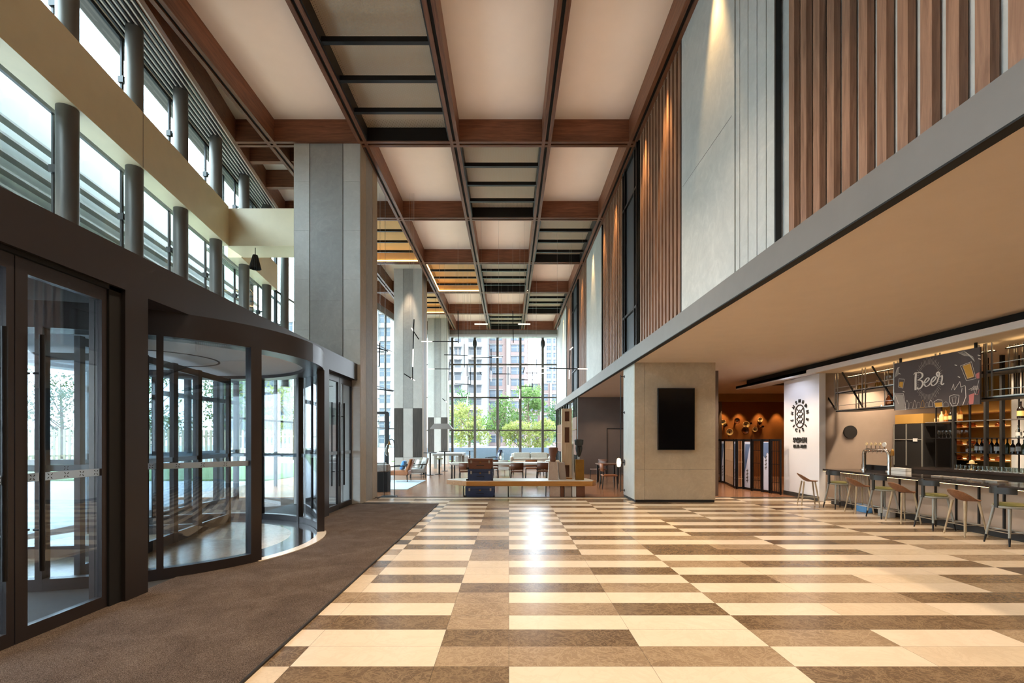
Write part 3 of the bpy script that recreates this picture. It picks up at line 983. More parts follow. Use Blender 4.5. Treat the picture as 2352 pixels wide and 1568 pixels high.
# outside brise soleil seen as stripes through the glass
t = thing('sun_louvre', 'outdoor rack of horizontal blades seen through the glass wall', 'louvre', (-9, 6, 4.5))
for i in range(9):
    z = 5.2 + i * .34
    b = line_quadbox(MB(), 8.5, 8.7, z, z + .05, -2, 23)
    prt('blade', b, 'greypaint', t)
prt('backing_panel', line_quadbox(MB(), 8.9, 8.95, 5.0, 9.3, -2, 23), 'louvre_pale', t)
# roof overhang outdoors
struct('roof_overhang', line_quadbox(MB(), 6.6, 7.25, 10.3, 10.4, -4, 17), 'white')
# lounge glazing
def pane_line(p0, p1, z0, z1, n, zs, name, label, mw=.09, mat='darkpaint', glassm='glass_g'):
    t = thing(name, label, None, (p0[0], p0[1], 0), kind='structure')
    P0, P1 = Vector((p0[0], p0[1], 0)), Vector((p1[0], p1[1], 0))
    for i in range(n + 1):
        p = P0.lerp(P1, i / n)
        prt('mullion', MB().bar(p + Vector((0, 0, z0)), p + Vector((0, 0, z1)), mw, mw), mat, t)
    for z in zs:
        prt('transom', MB().bar(P0 + Vector((0, 0, z)), P1 + Vector((0, 0, z)), .05, .06), mat, t)
    prt('glass_pane', MB().quad(P0 + Vector((0, 0, z0)), P1 + Vector((0, 0, z0)), P1 + Vector((0, 0, z1)), P0 + Vector((0, 0, z1))), glassm, t)
    return t
pane_line((-8.25, 13.9), (-8.25, 20.3), 0, 9.3, 4, [2.3, 4.6, 6.9], 'window_4', 'side glazing of the lounge beside the entrance')
pane_line((-8.25, 20.3), (-6.35, 33.9), 0, 9.0, 7, [2.3, 4.6, 6.9], 'window_5', 'side glazing of the lounge')
b = MB().bar((-8.25, 20.3, 9.05), (-6.35, 33.9, 9.05), .12, .4)
struct('trim_66', b, 'bronze_lt')
# tall end windows
t = thing('window_6', 'tall end window wall with dark mullions', None, (0, 34, 0), kind='structure')
for x in (-3.97, -2.387, -.796, .796, 2.37):
    prt('mullion', MB().box(x - .085, x + .085, 33.9, 34.1, 0, 8.79), 'grey_tube', t)
for x in (-6.3, 3.38, -5.5):
    prt('mullion', MB().box(x - .05, x + .05, 33.9, 34.1, 0, 8.79), 'grey_tube', t)
for z in (2.29, 4.6, 6.91):
    prt('transom', MB().box(-6.3, 3.4, 33.96, 34.04, z - .05, z + .05), 'grey_tube', t)
prt('glass_pane', MB().quad((-6.3, 34, 0), (3.4, 34, 0), (3.4, 34, 8.79), (-6.3, 34, 8.79)), 'glass', t)
struct('trim_67', MB().mat(0).box(-6.4, 3.4, 33.55, 34.2, 8.95, 9.3).mat(1).box(-6.4, 3.4, 33.6, 34.2, 8.79, 8.95), ['greypaint', 'white'], 'grey valance over the end windows')
for x in (-2.387, 2.37):
    single('wall_speaker', MB().lathe([(0, -.32), (.1, -.28), (.17, -.1), (.17, .1), (.1, .28), (0, .32)], (x, 33.82, 8.35), 16), 'darkpaint',
           'oval grey speaker at the top of the %s window mullion' % ('second' if x < 0 else 'last full'), 'speaker')
# ------------------------------------------------------------------ outdoors
struct('ground_outside', MB().box(-90, 60, -20, 240, -.3, -.07), 'paving', 'pale paving outside')
struct('lawn', MB().box(-90, -9.5, 20, 34, -.07, .0).box(-9, 30, 37, 62, -.07, .02), 'grass', 'lawn outside')
f = MB()
n = 110
a, c = Vector((-46, 31, 0)), Vector((-12.5, 38, 0))
for i in range(n):
    p = a.lerp(c, i / n)
    f.box(p.x, p.x + .17, p.y - .02, p.y + .02, 0, 2.35)
f.bar(a + Vector((0, .05, .5)), c + Vector((0, .05, .5)), .06, .1).bar(a + Vector((0, .05, 1.9)), c + Vector((0, .05, 1.9)), .06, .1)
single('picket_fence', f, 'fence', 'pale timber picket fence across the lawn outside the entrance', 'fence')

def tree(x, y, h, r, mat, label, seed, n=1500, trunk=.3, low=.25):
    rr = random.Random(seed)
    t = thing('tree', label, 'tree', (x, y, 0), group='trees outside the windows')
    b = MB().tube([(0, 0, 0), (.1, .05, h * .3), (-.05, .1, h * .6), (0, 0, h * .85)], .1 + h * .012, 8, .03)
    for i in range(6):
        a = rr.uniform(0, 2 * PI); z = h * rr.uniform(.25, .55)
        b.tube([(0, 0, z), (math.cos(a) * r * .4, math.sin(a) * r * .4, z + h * .15), (math.cos(a) * r * .75, math.sin(a) * r * .75, z + h * .28)], .05, 6, .015)
    b.build('trunk', 'bark', t)
    l = MB()
    blobs = [(rr.uniform(-r, r) * .7, rr.uniform(-r, r) * .7, rr.uniform(low, .9) * h, rr.uniform(.3, .6) * r) for _ in range(16)]
    for i in range(n):
        bx, by, bz, br = rr.choice(blobs)
        th, ph = rr.uniform(0, 2 * PI), math.acos(rr.uniform(-1, 1))
        q = br * rr.uniform(.3, 1) ** .5
        taper = 1 - max(0, (bz / h - .5)) * .9
        c_ = Vector((bx * taper + q * math.sin(ph) * math.cos(th), by * taper + q * math.sin(ph) * math.sin(th), bz + q * math.cos(ph) * .8))
        s_ = rr.uniform(.07, .15)
        u = Vector((rr.uniform(-1, 1), rr.uniform(-1, 1), rr.uniform(-1, 1))).normalized()
        v_ = u.cross(Vector((rr.uniform(-1, 1), rr.uniform(-1, 1), rr.uniform(-1, 1)))).normalized()
        l.quad(c_ - u * s_, c_ - v_ * s_ * .6, c_ + u * s_, c_ + v_ * s_ * .6)
    l.build('crown', mat, t)
for q in (
    (-4.0, 48, 5.2, 2.2, 'leaf_y', 'round yellow-green tree seen through the first wide end window pane', 1, 2600),
    (-1.0, 46, 6.2, 1.7, 'leaf_g', 'slim green tree behind the middle mullion of the end windows', 2, 2200),
    (1.9, 47, 7.6, 1.9, 'leaf_g', 'tallest light green tree in the end windows, rising past the transom', 3, 2600),
    (5.2, 52, 6.0, 2.2, 'leaf_d', 'greyish green tree at the slatted wall end of the end windows', 4, 2000),
    (-5.6, 56, 7.6, 2.6, 'leaf_d', 'hazy dark green tree behind the yellow-green one', 5, 2000),
    (.8, 43, 3.4, 1.6, 'leaf_y', 'low bushy tree under the slim green one', 6, 1500),
    (3.0, 44, 3.6, 1.6, 'leaf_y', 'low bushy tree beneath the tallest tree', 7, 1500),
    (-30.0, 40, 8.2, 3.2, 'leaf_g', 'leafy tree behind the fence, seen through the near entrance door', 8, 2600),
    (-23.0, 41, 9.0, 3.0, 'leaf_g', 'leafy tree behind the fence, seen through the curved door glass', 9, 2600),
    (-38.0, 41, 7.5, 3.2, 'leaf_d', 'darker tree behind the far end of the picket fence', 10, 2000),
    (-17.5, 39, 7.0, 2.3, 'leaf_y', 'yellow-green tree at the end of the picket fence', 11, 1800),
):
    tree(*q)

def tower(x, y, w, d, floors, fh, bays, mat, label, z0=0, wt='bwin', balc=False):
    t = thing('apartment_tower', label, 'building', (x, y, 0), group=None)
    H = floors * fh
    wl = MB()
    wl.box(-w / 2, w / 2, 0, d, 0, H)
    wl.build('wall', mat, t)
    bw = w / bays
    for b_ in range(bays):
        cx = -w / 2 + bw * (b_ + .5)
        MB().box(cx - bw * .5, cx - bw * .32, -.7, 0, 0, H).build('pilaster', 'render_w', t)
        g = MB(); s = MB(); u = MB()
        for k in range(floors):
            z = k * fh
            g.box(cx - bw * .28, cx + bw * .3, -.06, .02, z + .9, z + fh - .35)
            s.box(cx - bw * .3, cx + bw * .34, -1.0 if balc else -.3, 0, z + fh - .25, z + fh - .02)
            if balc:
                s.box(cx - bw * .3, cx + bw * .34, -1.0, -.92, z, z + .75)
            u.box(cx - .06, cx + .06, -.1, 0, z + .9, z + fh - .35)
            u.box(cx - bw * .28, cx + bw * .3, -.1, 0, z + 1.9, z + 1.98)
        g.build('window_column', wt, t)
        s.build('floor_ledge', 'render_w', t)
        u.build('window_bars', 'render_w', t)
    return t
tower(-10.2, 112, 9.5, 12, 17, 2.9, 2, 'render_w', 'white apartment tower with balconies, seen beside the concrete column in the end windows', wt='bwin_d', balc=True)
tower(-.64, 126, 11.2, 12, 18, 2.95, 2, 'render_p', 'pinkish white apartment tower in the middle of the end windows')
tower(17.8, 200, 5.5, 12, 24, 2.9, 2, 'render_b', 'pale blue hazy tower far away behind the end windows')
tower(10.0, 135, 8.5, 10, 6, 2.9, 3, 'render_p', 'low pinkish apartment block beneath the hazy tower')
tower(-31, 105, 12, 12, 17, 2.9, 3, 'render_w', 'white apartment tower seen in the gap behind the large concrete column')
tower(-52, 100, 16, 12, 9, 2.9, 4, 'render_w', 'white apartment block seen past the entrance doors')
single('planter_wall', MB().box(-9, 12, 38, 38.6, -.05, 1.0), 'render_b', 'low pale bluish wall outside the end windows', 'wall')
# ------------------------------------------------------------------ bar counter
t = thing('bar_counter', 'long dark stone topped bar counter with glowing pale front panels', 'bar counter', (8.1, 12.4, 0))
L = 9.6   # runs toward and past the camera
MB().box(-.05, .85, -L, .02, .845, .90).build('counter_top', 'counter', t, bevel=.006)
MB().box(.16, .8, -L, 0, 0, .13).build('plinth', 'rubber', t)
MB().box(.25, .8, -L, 0, .13, .84).build('body', 'joint', t)
b = MB()
for i in range(26):
    b.box(.215, .25, -1.2 + i * .044, -1.2 + i * .044 + .026, .14, .83)
b.build('ribbed_panel', 'taupe', t)
yy = -1.25
n = 0
while yy > -L + .5:
    MB().box(.225, .25, yy - .405, yy, .14, .83).build('front_panel', 'fabric_g' if False else 'taupe', t)
    MB().box(.20, .25, yy - .435, yy - .405, .13, .845).build('divider', 'black', t)
    yy -= .435; n += 1
MB().box(-.045, -.02, -L, 0, .8425, .845).build('led_strip', 'led', t)
MB().tube([(.02, -L, .17), (.02, -.1, .17)], .016, 8).build('foot_rail', 'steel', t)
for i in range(8):
    pass
MB().box(.9, 1.0, -.9, -.05, .88, 1.02).build('back_ledge', 'black', t)

# stools
def stool_wood(loc, rz, label):
    t = thing('bar_stool', label, 'bar stool', loc, rz, 'wooden and metal bar stools along the counter')
    s = MB()
    rows = []
    n = 18
    for ring in range(6):
        q = ring / 5
        row = []
        for k in range(n):
            a = 2 * PI * k / n
            x, y = math.cos(a) * .215 * q, math.sin(a) * .2 * q
            back = max(0, math.cos(a + PI)) ** .75
            z = .60 + .012 * q + back * q ** 2.6 * .2
            x = x - back * q ** 4 * .05
            y = y * (1 + .12 * back * q)
            row.append((x, y, z))
        rows.append(row)
    s.surf(rows, closed=True)
    s.build('seat', 'stoolwood', t, solid=.022, sub=1)
    for sx_, sy_ in ((1, 1), (1, -1), (-1, 1), (-1, -1)):
        MB().tube([(sx_ * .12, sy_ * .11, .60), (sx_ * .2, sy_ * .19, 0)], .019, 10, .013).build('leg', 'ash', t)
    b = MB()
    z = .2
    c = [(sx_ * (.2 - .08 * z / .6), sy_ * (.19 - .08 * z / .6), z) for sx_, sy_ in ((1, 1), (-1, 1), (-1, -1), (1, -1))]
    for i in range(4):
        b.tube([c[i], c[(i + 1) % 4]], .007, 6)
    b.build('foot_rail', 'steel', t)
    return t
def stool_grey(loc, rz, label):
    t = thing('bar_stool', label, 'bar stool', loc, rz, 'wooden and metal bar stools along the counter')
    MB().lathe([(0, .575), (.2, .575), (.215, .585), (.215, .605), (.2, .61), (0, .61)], n=28).build('seat_ring', 'greypaint', t)
    MB().lathe([(0, .61), (.19, .61), (.195, .625), (.16, .65), (0, .655)], n=28).build('cushion', 'olive', t)
    b = MB()
    m = 12
    o = []
    for i in range(m + 1):
        a = math.radians(115 + 130 * i / m)
        o.append((math.cos(a), math.sin(a)))
    rows = []
    for r, z in ((.235, .80), (.225, .80), (.225, .90), (.235, .90)):
        rows.append([(x * r - .0, y * r, z) for x, y in o])
    rows.append(rows[0])
    b.surf(rows)
    b.build('backrest', 'darkpaint', t)
    MB().cbox((-.213, 0, .75), (.03, .05, .34)).build('back_post', 'darkpaint', t)
    for sx_, sy_ in ((1, 1), (1, -1), (-1, 1), (-1, -1)):
        lg = MB().mat(0).tube([(sx_ * .13, sy_ * .12, .58), (sx_ * .192, sy_ * .182, .13)], .021, 10, .017)
        lg.mat(1).tube([(sx_ * .192, sy_ * .182, .13), (sx_ * .21, sy_ * .2, 0)], .017, 10, .011)
        lg.build('leg', ['greypaint', 'black'], t)
    b = MB()
    z = .2
    c = [(sx_ * .183, sy_ * .173, z) for sx_, sy_ in ((1, 1), (-1, 1), (-1, -1), (1, -1))]
    for i in range(4):
        b.tube([c[i], c[(i + 1) % 4]], .007, 6)
    b.build('foot_rail', 'steel', t)
    return t
w1 = stool_wood((7.55, 12.2, 0), -.3, 'brown wooden shell bar stool in front of the white emblem wall')
g1 = stool_grey((7.88, 11.6, 0), 0.05, 'grey metal bar stool with charcoal back at the corner of the ribbed counter panel')
for y, rz, l in ((10.86, -.08, 'brown wooden shell bar stool in front of the ribbed counter panel'),
                 (9.65, .02, 'brown wooden shell bar stool below the white box on the counter'),
                 (8.33, .03, 'brown wooden shell bar stool standing closest to the picture edge')):
    dup(w1, (7.86, y, 0), rz, l)
for y, rz, l in ((10.2, .05, 'grey metal bar stool with charcoal back in front of the beer tap tower'),
                 (8.97, .02, 'grey metal bar stool with green cushion between the two largest looking wooden stools'),
                 (7.62, .0, 'grey metal bar stool with green cushion cut by the picture edge')):
    dup(g1, (7.89, y, 0), rz, l)

# counter things
t = thing('beer_tap_tower', 'polished steel arch shaped beer tap tower on the counter', 'beer tap', (8.86, 11.67, .90))
MB().tube([(0, .40, 0), (0, .40, .40), (0, .37, .46), (0, .30, .49), (0, -.30, .49), (0, -.37, .46), (0, -.40, .40), (0, -.40, 0)], .045, 14).build('arch', 'chrome', t)
MB().lathe([(.08, 0), (.08, .02), (.05, .03)], (0, .4, 0), 16).lathe([(.08, 0), (.08, .02), (.05, .03)], (0, -.4, 0), 16).build('base_flange', 'chrome', t)
for k, y in enumerate((.28, .14, 0, -.14, -.28)):
    h = MB().tube([(-.02, y, .52), (-.02, y, .60)], .01, 8).tube([(-.04, y, .49), (-.09, y, .47), (-.09, y, .42)], .009, 8)
    tp = h.build('tap', 'chrome', t)
    MB().disc((-.02, y, .64 if k < 4 else .63), .035 if k < 4 else .055, 'x', 18, .02).build('tap_badge', 'ceramic' if k < 4 else 'label_w', tp)
MB().lathe([(.0, .36), (.035, .38), (.03, .50), (0, .54)], (0.02, -.47, 0), 12).build('brass_finial', 'brass', t)
t = thing('paper_box', 'flat pale lilac box of papers standing on the counter right of the beer taps', 'box', (8.55, 10.55, .90))
MB().box(-.06, .06, -.2, .2, 0, .13).build('box_body', 'label_w', t)
MB().box(-.062, .062, -.202, .202, .06, .07).box(-.062, .062, -.202, .202, .095, .1).build('stripe', 'greypaint', t)
for y, l, m in ((11.0, 'small pale blue crate under the counter beside the ribbed panel', 'fabric_b'), (10.35, 'small grey crate under the counter beyond the pale blue one', 'fabric_g')):
    t = thing('storage_crate', l, 'crate', (8.17, y, 0))
    MB().box(-.16, -.02, -.16, .16, 0, .17).build('crate_body', m, t, bevel=.01)
    MB().box(-.165, -.015, -.165, .165, .14, .165).build('rim', 'label_w', t)
for i, (x, y, l) in enumerate(((8.6, 10.1, 'row'), (8.62, 9.6, ''), (8.6, 9.1, ''))):
    pass
for i in range(5):
    y = 9.75 - i * .28
    t = thing('drip_tray', 'steel tray lying flat on the counter, number %s from the papers box' % ('one', 'two', 'three', 'four', 'five')[i], 'tray', (8.7, y, .90), group='steel trays on the counter')
    MB().box(-.1, .1, -.11, .11, 0, .02).build('tray_body', 'steel', t, bevel=.004)

# wall plates and emblem
single('wall_disc', MB().disc((9.17, 13.0, 1.65 + 17 * .0117), .175, 'y', 32, .05), 'rubber', 'round dark brown disc on the taupe wall above the counter', 'wall decoration')
EX = 8.29
cy_, cz_ = 13.79, 1.65 + .0123 * 54
t = thing('oval_emblem', 'raised white oval emblem ringed by letters on the white wall', 'emblem', (EX, cy_, cz_))  # ring and weave coloured dark in place of the white relief's shadow edges
o_ = MB()
pts = []
hw, hh = .21, .32
for i in range(40):
    a = 2 * PI * i / 40
    pts.append((0, -math.cos(a) * hw, (hh - hw) * (1 if math.sin(a) > 0 else -1) * min(1, abs(math.sin(a)) * 2.5) + math.sin(a) * hw))
o_.tube(pts, .017, 8, closed=True)
o_.build('oval_ring', 'joint', t)
z_ = MB()
for zc in (-.17, -.02, .13):
    z_.tube([(0, -.15, zc + .09), (0, 0, zc - .03), (0, .15, zc + .09)], .013, 6)
    z_.tube([(0, -.15, zc - .07), (0, 0, zc + .05), (0, .15, zc - .07)], .013, 6)
z_.build('weave_mark', 'joint', t)
def txt(body, loc, size, rot, mat, name, parent=None, ext=.012, align='CENTER', shear=0, off=0):
    c = bpy.data.curves.new(name, 'FONT')
    c.body = body; c.size = size; c.extrude = ext; c.align_x = align; c.align_y = 'CENTER'; c.shear = shear; c.offset = off
    o = bpy.data.objects.new(name, c); COL.objects.link(o)
    dg = bpy.context.evaluated_depsgraph_get(); dg.update()
    me = bpy.data.meshes.new_from_object(o.evaluated_get(dg))
    bpy.data.objects.remove(o); bpy.data.curves.remove(c)
    me.materials.clear(); me.materials.append(M[mat])
    o = bpy.data.objects.new(name, me); COL.objects.link(o)
    if parent is not None:
        o.parent = parent
    o.matrix_local = Matrix.Translation(loc) @ rot.to_4x4()
    return o
RW = Matrix(((0, 0, -1), (-1, 0, 0), (0, 1, 0)))   # text plane facing -x, reading toward -y
for i, ch in enumerate('HNSMEDM'):
    a = math.radians(166 - i * 25.3)
    y, z = -math.cos(a) * .37, math.sin(a) * .43
    txt(ch, (-.006, y, z), .125, RW @ Matrix.Rotation(a - PI / 2, 3, 'Z'), 'joint', 'letter', t, .012, off=.004)
for i, ch in enumerate('JICISIE'):
    a = math.radians(194 + i * 25.3)
    y, z = -math.cos(a) * .37, math.sin(a) * .43
    txt(ch, (-.006, y, z), .125, RW @ Matrix.Rotation(a + PI / 2, 3, 'Z'), 'joint', 'letter', t, .012, off=.004)
t = thing('hours_lettering', 'small dark raised lettering with opening hours under the oval emblem', 'lettering', (EX, cy_, 1.45))
txt('早餐时间', (0, 0, .17), .17, RW, 'joint', 'character_row', t, .01, off=.003)
txt('06:30-10:00', (0, 0, .0), .13, RW, 'joint', 'number_row', t, .01, off=.003)

# ------------------------------------------------------------------ overhead rack
RX0, RX1, RZB, RZT = 8.6, 9.15, 2.41, 3.38
def rack(y0, y1, posts, label, diags):
    t = thing('hanging_rack', label, 'shelf rack', (RX0, y0, RZB))
    w_ = RX1 - RX0
    for y in posts:
        for dy in (-.05, .05):
            b = MB()
            for x in (0, w_):
                b.bar((x, y + dy - y0, 0), (x, y + dy - y0, RZT - RZB), .022)
            b.bar((0, y + dy - y0, 0), (w_, y + dy - y0, 0), .02).bar((0, y + dy - y0, .47), (w_, y + dy - y0, .47), .02)
            b.build('post', 'steel', t)
    for z, nm in ((0, 'bottom_shelf'), (.47, 'middle_shelf')):
        s = MB().mat(0).box(0.01, w_ - .01, y1 - y0, 0, z - .035, z - .005).mat(1).bar((0, 0, z), (0, y1 - y0, z), .02).bar((w_, 0, z), (w_, y1 - y0, z), .02)
        s.build(nm, ['black', 'steel'], t)
        MB().bar((0, 0, z + .12), (0, y1 - y0, z + .12), .012).build('guard_rail', 'steel', t)
    MB().mat(0).box(.22, .32, y1 - y0 + .1, -.1, RZT - RZB - .12, RZT - RZB - .105).mat(1).box(.25, .29, y1 - y0 + .1, -.1, RZT - RZB - .105, RZT - RZB - .095).build('light_channel', ['black', 'led'], t)  # unseen LED strip added to warm the canopy underside, channel hides it
    for a, c in diags:
        MB().bar((0, a[0] - y0, a[1] - RZB), (0, c[0] - y0, c[1] - RZB), .028).build('brace', 'black', t)
    return t
rack(12.74, 8.75, (12.70, 11.72, 10.75, 9.7, 8.8), 'steel and black hanging rack on the left of the chalkboard sign, running behind it', (((13.55, 3.37), (12.74, 2.44)), ((12.48, 3.38), (11.76, 2.44)), ((11.45, 3.38), (10.75, 2.44))))
rack(8.70, 5.2, (8.66, 7.4, 5.4), 'steel and black hanging rack on the right of the chalkboard sign', ())
def jar(x, y, z, prof, mat, name, label, cat, lid=None, group=None, n=14):
    t = thing(name, label, cat, (x, y, z), group=group)
    MB().lathe(prof, n=n).build('body', mat, t)
    if lid:
        MB().lathe(lid[0], n=12).build(lid[2] if len(lid) > 2 else 'lid', lid[1], t)
    return t
zm = RZB + .47
for i, (y, l) in enumerate(((12.2, 'first'), (12.02, 'second'), (11.62, 'third'), (11.5, 'fourth'))):
    jar(8.85, y, zm, [(0, 0), (.05, 0), (.055, .04), (.05, .12), (.02, .15), (.03, .17)], 'brass', 'glass_jar', '%s small amber jar on the upper rack shelf, counted from the emblem wall' % l, 'jar', ([(0, .17), (.03, .17), (.02, .2), (0, .2)], 'ceramic', 'stopper'), 'jars on the hanging rack')
for i in range(8):
    jar(8.8, 11.25 - i * .1, zm, [(0, 0), (.035, 0), (.035, .02), (.01, .03), (.01, .12), (.04, .16), (.04, .24)], 'bottle_c', 'stem_glass', 'stem glass on the upper rack shelf, %s in the row beside the chalkboard sign' % ('first', 'second', 'third', 'fourth', 'fifth', 'sixth', 'seventh', 'eighth')[i], 'glass', None, 'stem glasses on the hanging rack')
for y, l in ((11.2, 'rounded copper jug on the bottom rack shelf, one nearer the middle post'), (10.95, 'rounded copper jug on the bottom rack shelf, one touching the chalkboard sign')):
    jar(8.85, y, RZB, [(0, 0), (.09, 0), (.11, .05), (.115, .12), (.09, .2), (.07, .24), (.075, .27)], 'copper', 'copper_jug', l, 'jug', ([(0, .27), (.07, .27), (.065, .3), (.0, .3)], 'ceramic_d'), 'copper vessels on the rack', 20)
jar(8.85, 11.5, RZB, [(0, 0), (.14, 0), (.16, .02), (.13, .03), (0, .03)], 'copper', 'copper_pan', 'flat copper pan on the bottom rack shelf behind the brace', 'pan', ([(.0, .03), (.03, .04), (.0, .06)], 'steel', 'knob'))
for y, l in ((7.98, 'first'), (7.74, 'second'), (7.5, 'third')):
    jar(8.85, y, zm, [(0, 0), (.11, 0), (.115, .03), (.11, .2), (.115, .22)], 'copper', 'copper_canister', '%s copper canister on the upper shelf of the rack right of the sign' % l, 'canister', ([(0, .22), (.115, .22), (.11, .26), (0, .27)], 'ceramic_d'), 'copper vessels on the rack', 20)
t = thing('model_boat', 'small dark wooden model boat on the lower shelf of the rack right of the sign', 'model boat', (8.85, 7.75, RZB))
MB().surf([[(-.0, .35, .1), (-.06, .2, .1), (-.08, 0, .09), (-.06, -.25, .1), (0, -.38, .13)], [(0, .3, .02), (0, .2, .0), (0, 0, 0), (0, -.25, .0), (0, -.3, .05)], [(0, .35, .1), (.06, .2, .1), (.08, 0, .09), (.06, -.25, .1), (0, -.38, .13)]]).build('hull', 'ceramic_d', t, solid=.01)
MB().tube([(0, .05, .03), (0, .05, .38)], .008).tube([(0, .05, .33), (0, -.25, .12)], .006).build('mast', 'oak', t)

# ------------------------------------------------------------------ chalkboard sign
SXP, SY0, SY1, SZ0, SZ1 = 8.45, 10.61, 8.68, 2.285, 3.31
t = thing('chalkboard_sign', 'large chalkboard sign reading Beer hung above the bar', 'sign', (SXP, (SY0 + SY1) / 2, SZ0))
W2, HH = (SY0 - SY1) / 2, SZ1 - SZ0
MB().box(0, .03, -W2, W2, 0, HH).build('board', 'board', t)
MB().box(.03, .06, -W2 + .1, -W2 + .14, .1, HH + .1).box(.03, .06, W2 - .14, W2 - .1, .1, HH + .1).build('hanger', 'black', t)
def S(u, v, d=.004):
    """board coordinates: u 0..1 reading left to right, v 0..1 upward"""
    return Vector((-d, W2 - u * 2 * W2, v * HH))
def stroke(b, pts, w0, w1=None, d=.004, n=6):
    pts = [Vector((p[0] * 2 * W2, p[1] * HH, 0)) for p in pts]
    # catmull-rom
    out = []
    for i in range(len(pts) - 1):
        p0, p1, p2, p3 = pts[max(i - 1, 0)], pts[i], pts[i + 1], pts[min(i + 2, len(pts) - 1)]
        for k in range(n):
            q = k / n
            out.append(.5 * ((2 * p1) + (p2 - p0) * q + (2 * p0 - 5 * p1 + 4 * p2 - p3) * q * q + (3 * p1 - p0 - 3 * p2 + p3) * q ** 3))
    out.append(pts[-1])
    w1 = w1 if w1 is not None else w0
    prev = None
    for i, p in enumerate(out):
        dd = (out[min(i + 1, len(out) - 1)] - out[max(i - 1, 0)]).normalized()
        nn = Vector((-dd.y, dd.x, 0))
        # broad nib: downstrokes heavier
        wt = w0 + (w1 - w0) * abs(dd.y) ** 1.5
        a, c = p + nn * wt / 2, p - nn * wt / 2
        cur = [b.bm.verts.new((-d, W2 - q.x, q.y)) for q in (a, c)]
        if prev:
            b._f([prev[0], prev[1], cur[1], cur[0]])
        prev = cur
def U(px, py):
    """map from the crop measured on the sign to board coordinates"""
    u = (px - 0) / 895.0
    top = 318 + (172 - 318) * u
    bot = 865 + (805 - 865) * u
    return (u, 1 - (py - top) / (bot - top))
lt = MB()
def ST(l, a, c, d=.007):
    stroke(lt, [U(*p) for p in l], a, c, d)
ST([(240, 450), (262, 425), (290, 432)], .012, .02)
ST([(268, 432), (262, 500), (262, 560), (262, 630)], .02, .05)
ST([(262, 440), (300, 425), (335, 440), (338, 475), (300, 510), (285, 515)], .018, .045)
ST([(285, 515), (325, 520), (345, 555), (325, 600), (295, 618), (282, 600)], .018, .045)
ST([(345, 560), (385, 540), (412, 505), (395, 492), (368, 525), (362, 565), (380, 590), (410, 575), (430, 545)], .014, .036)
ST([(425, 555), (460, 530), (484, 495), (468, 482), (440, 515), (433, 555), (450, 582), (482, 565), (505, 530)], .014, .036)
ST([(500, 535), (515, 480), (518, 440), (505, 428), (492, 450), (505, 480), (530, 482), (548, 470)], .014, .036)
ST([(548, 470), (548, 510), (540, 555), (550, 575), (568, 560)], .014, .038)
lt.build('lettering', 'chalk', t)
ry = MB()
c_ = U(405, 510)
for i in range(56):
    a = 2 * PI * i / 56
    r0, r1 = (.19, .245) if i % 2 else (.19, .225)
    for s0, s1 in ((r0 * 1.0, r1),):
        p0 = (c_[0] + math.cos(a) * s0 * .62 * 1.05, c_[1] + math.sin(a) * s0 * 1.55)
        p1 = (c_[0] + math.cos(a) * s1 * .66 * 1.05, c_[1] + math.sin(a) * s1 * 1.75)
        stroke(ry, [p0, p1], .008, .008, .004, 1)
ry.build('ray_burst', 'chalk_g', t)
dr = MB()
def poly(px, m=0, w_=.007, close=True):
    dr.mat(m)
    l = [U(*p) for p in px]
    if close:
        l = l + [l[0]]
    for a, c in zip(l, l[1:]):
        stroke(dr, [a, c], w_, w_, .006, 1)
def fill(px, m):
    dr.mat(m)
    dr._f([dr.bm.verts.new(S(*U(*p), .0035)) for p in px])
# tilted beer glass at upper right
fill([(745, 370), (815, 345), (850, 500), (785, 520)], 1); poly([(725, 370), (825, 330), (865, 520), (780, 540)], 0); poly([(745, 375), (812, 350), (845, 495), (790, 512)], 0, .004)
# beer glass at left
fill([(70, 530), (115, 530), (105, 600), (62, 580)], 1); poly([(62, 495), (130, 500), (112, 605), (55, 590)], 0)
# row of glasses and plants along the lower edge
fill([(470, 780), (545, 775), (545, 825), (480, 828)], 1); poly([(462, 770), (500, 745), (545, 750), (555, 825), (478, 832)], 0)
poly([(620, 710), (660, 692), (712, 700), (705, 780), (690, 818), (645, 820), (622, 770)], 0, .009); poly([(645, 720), (685, 715), (680, 790), (655, 795)], 0, .005)
poly([(560, 830), (560, 790), (585, 768), (608, 790), (610, 828)], 2)
for k in range(7):
    x = 140 + k * 45
    poly([(x, 850 - k * 4), (x + 6, 770 + (k % 3) * 14), (x + 22, 745 + (k % 2) * 24), (x + 36, 775), (x + 40, 846 - k * 4)], (0, 2, 0, 2, 1, 2, 0)[k], .006)
poly([(5, 660), (120, 670), (150, 855), (20, 860)], 0, .009); poly([(20, 690), (60, 790)], 0, .012, False)
fill([(10, 672), (115, 680), (140, 850), (25, 855)], 2)
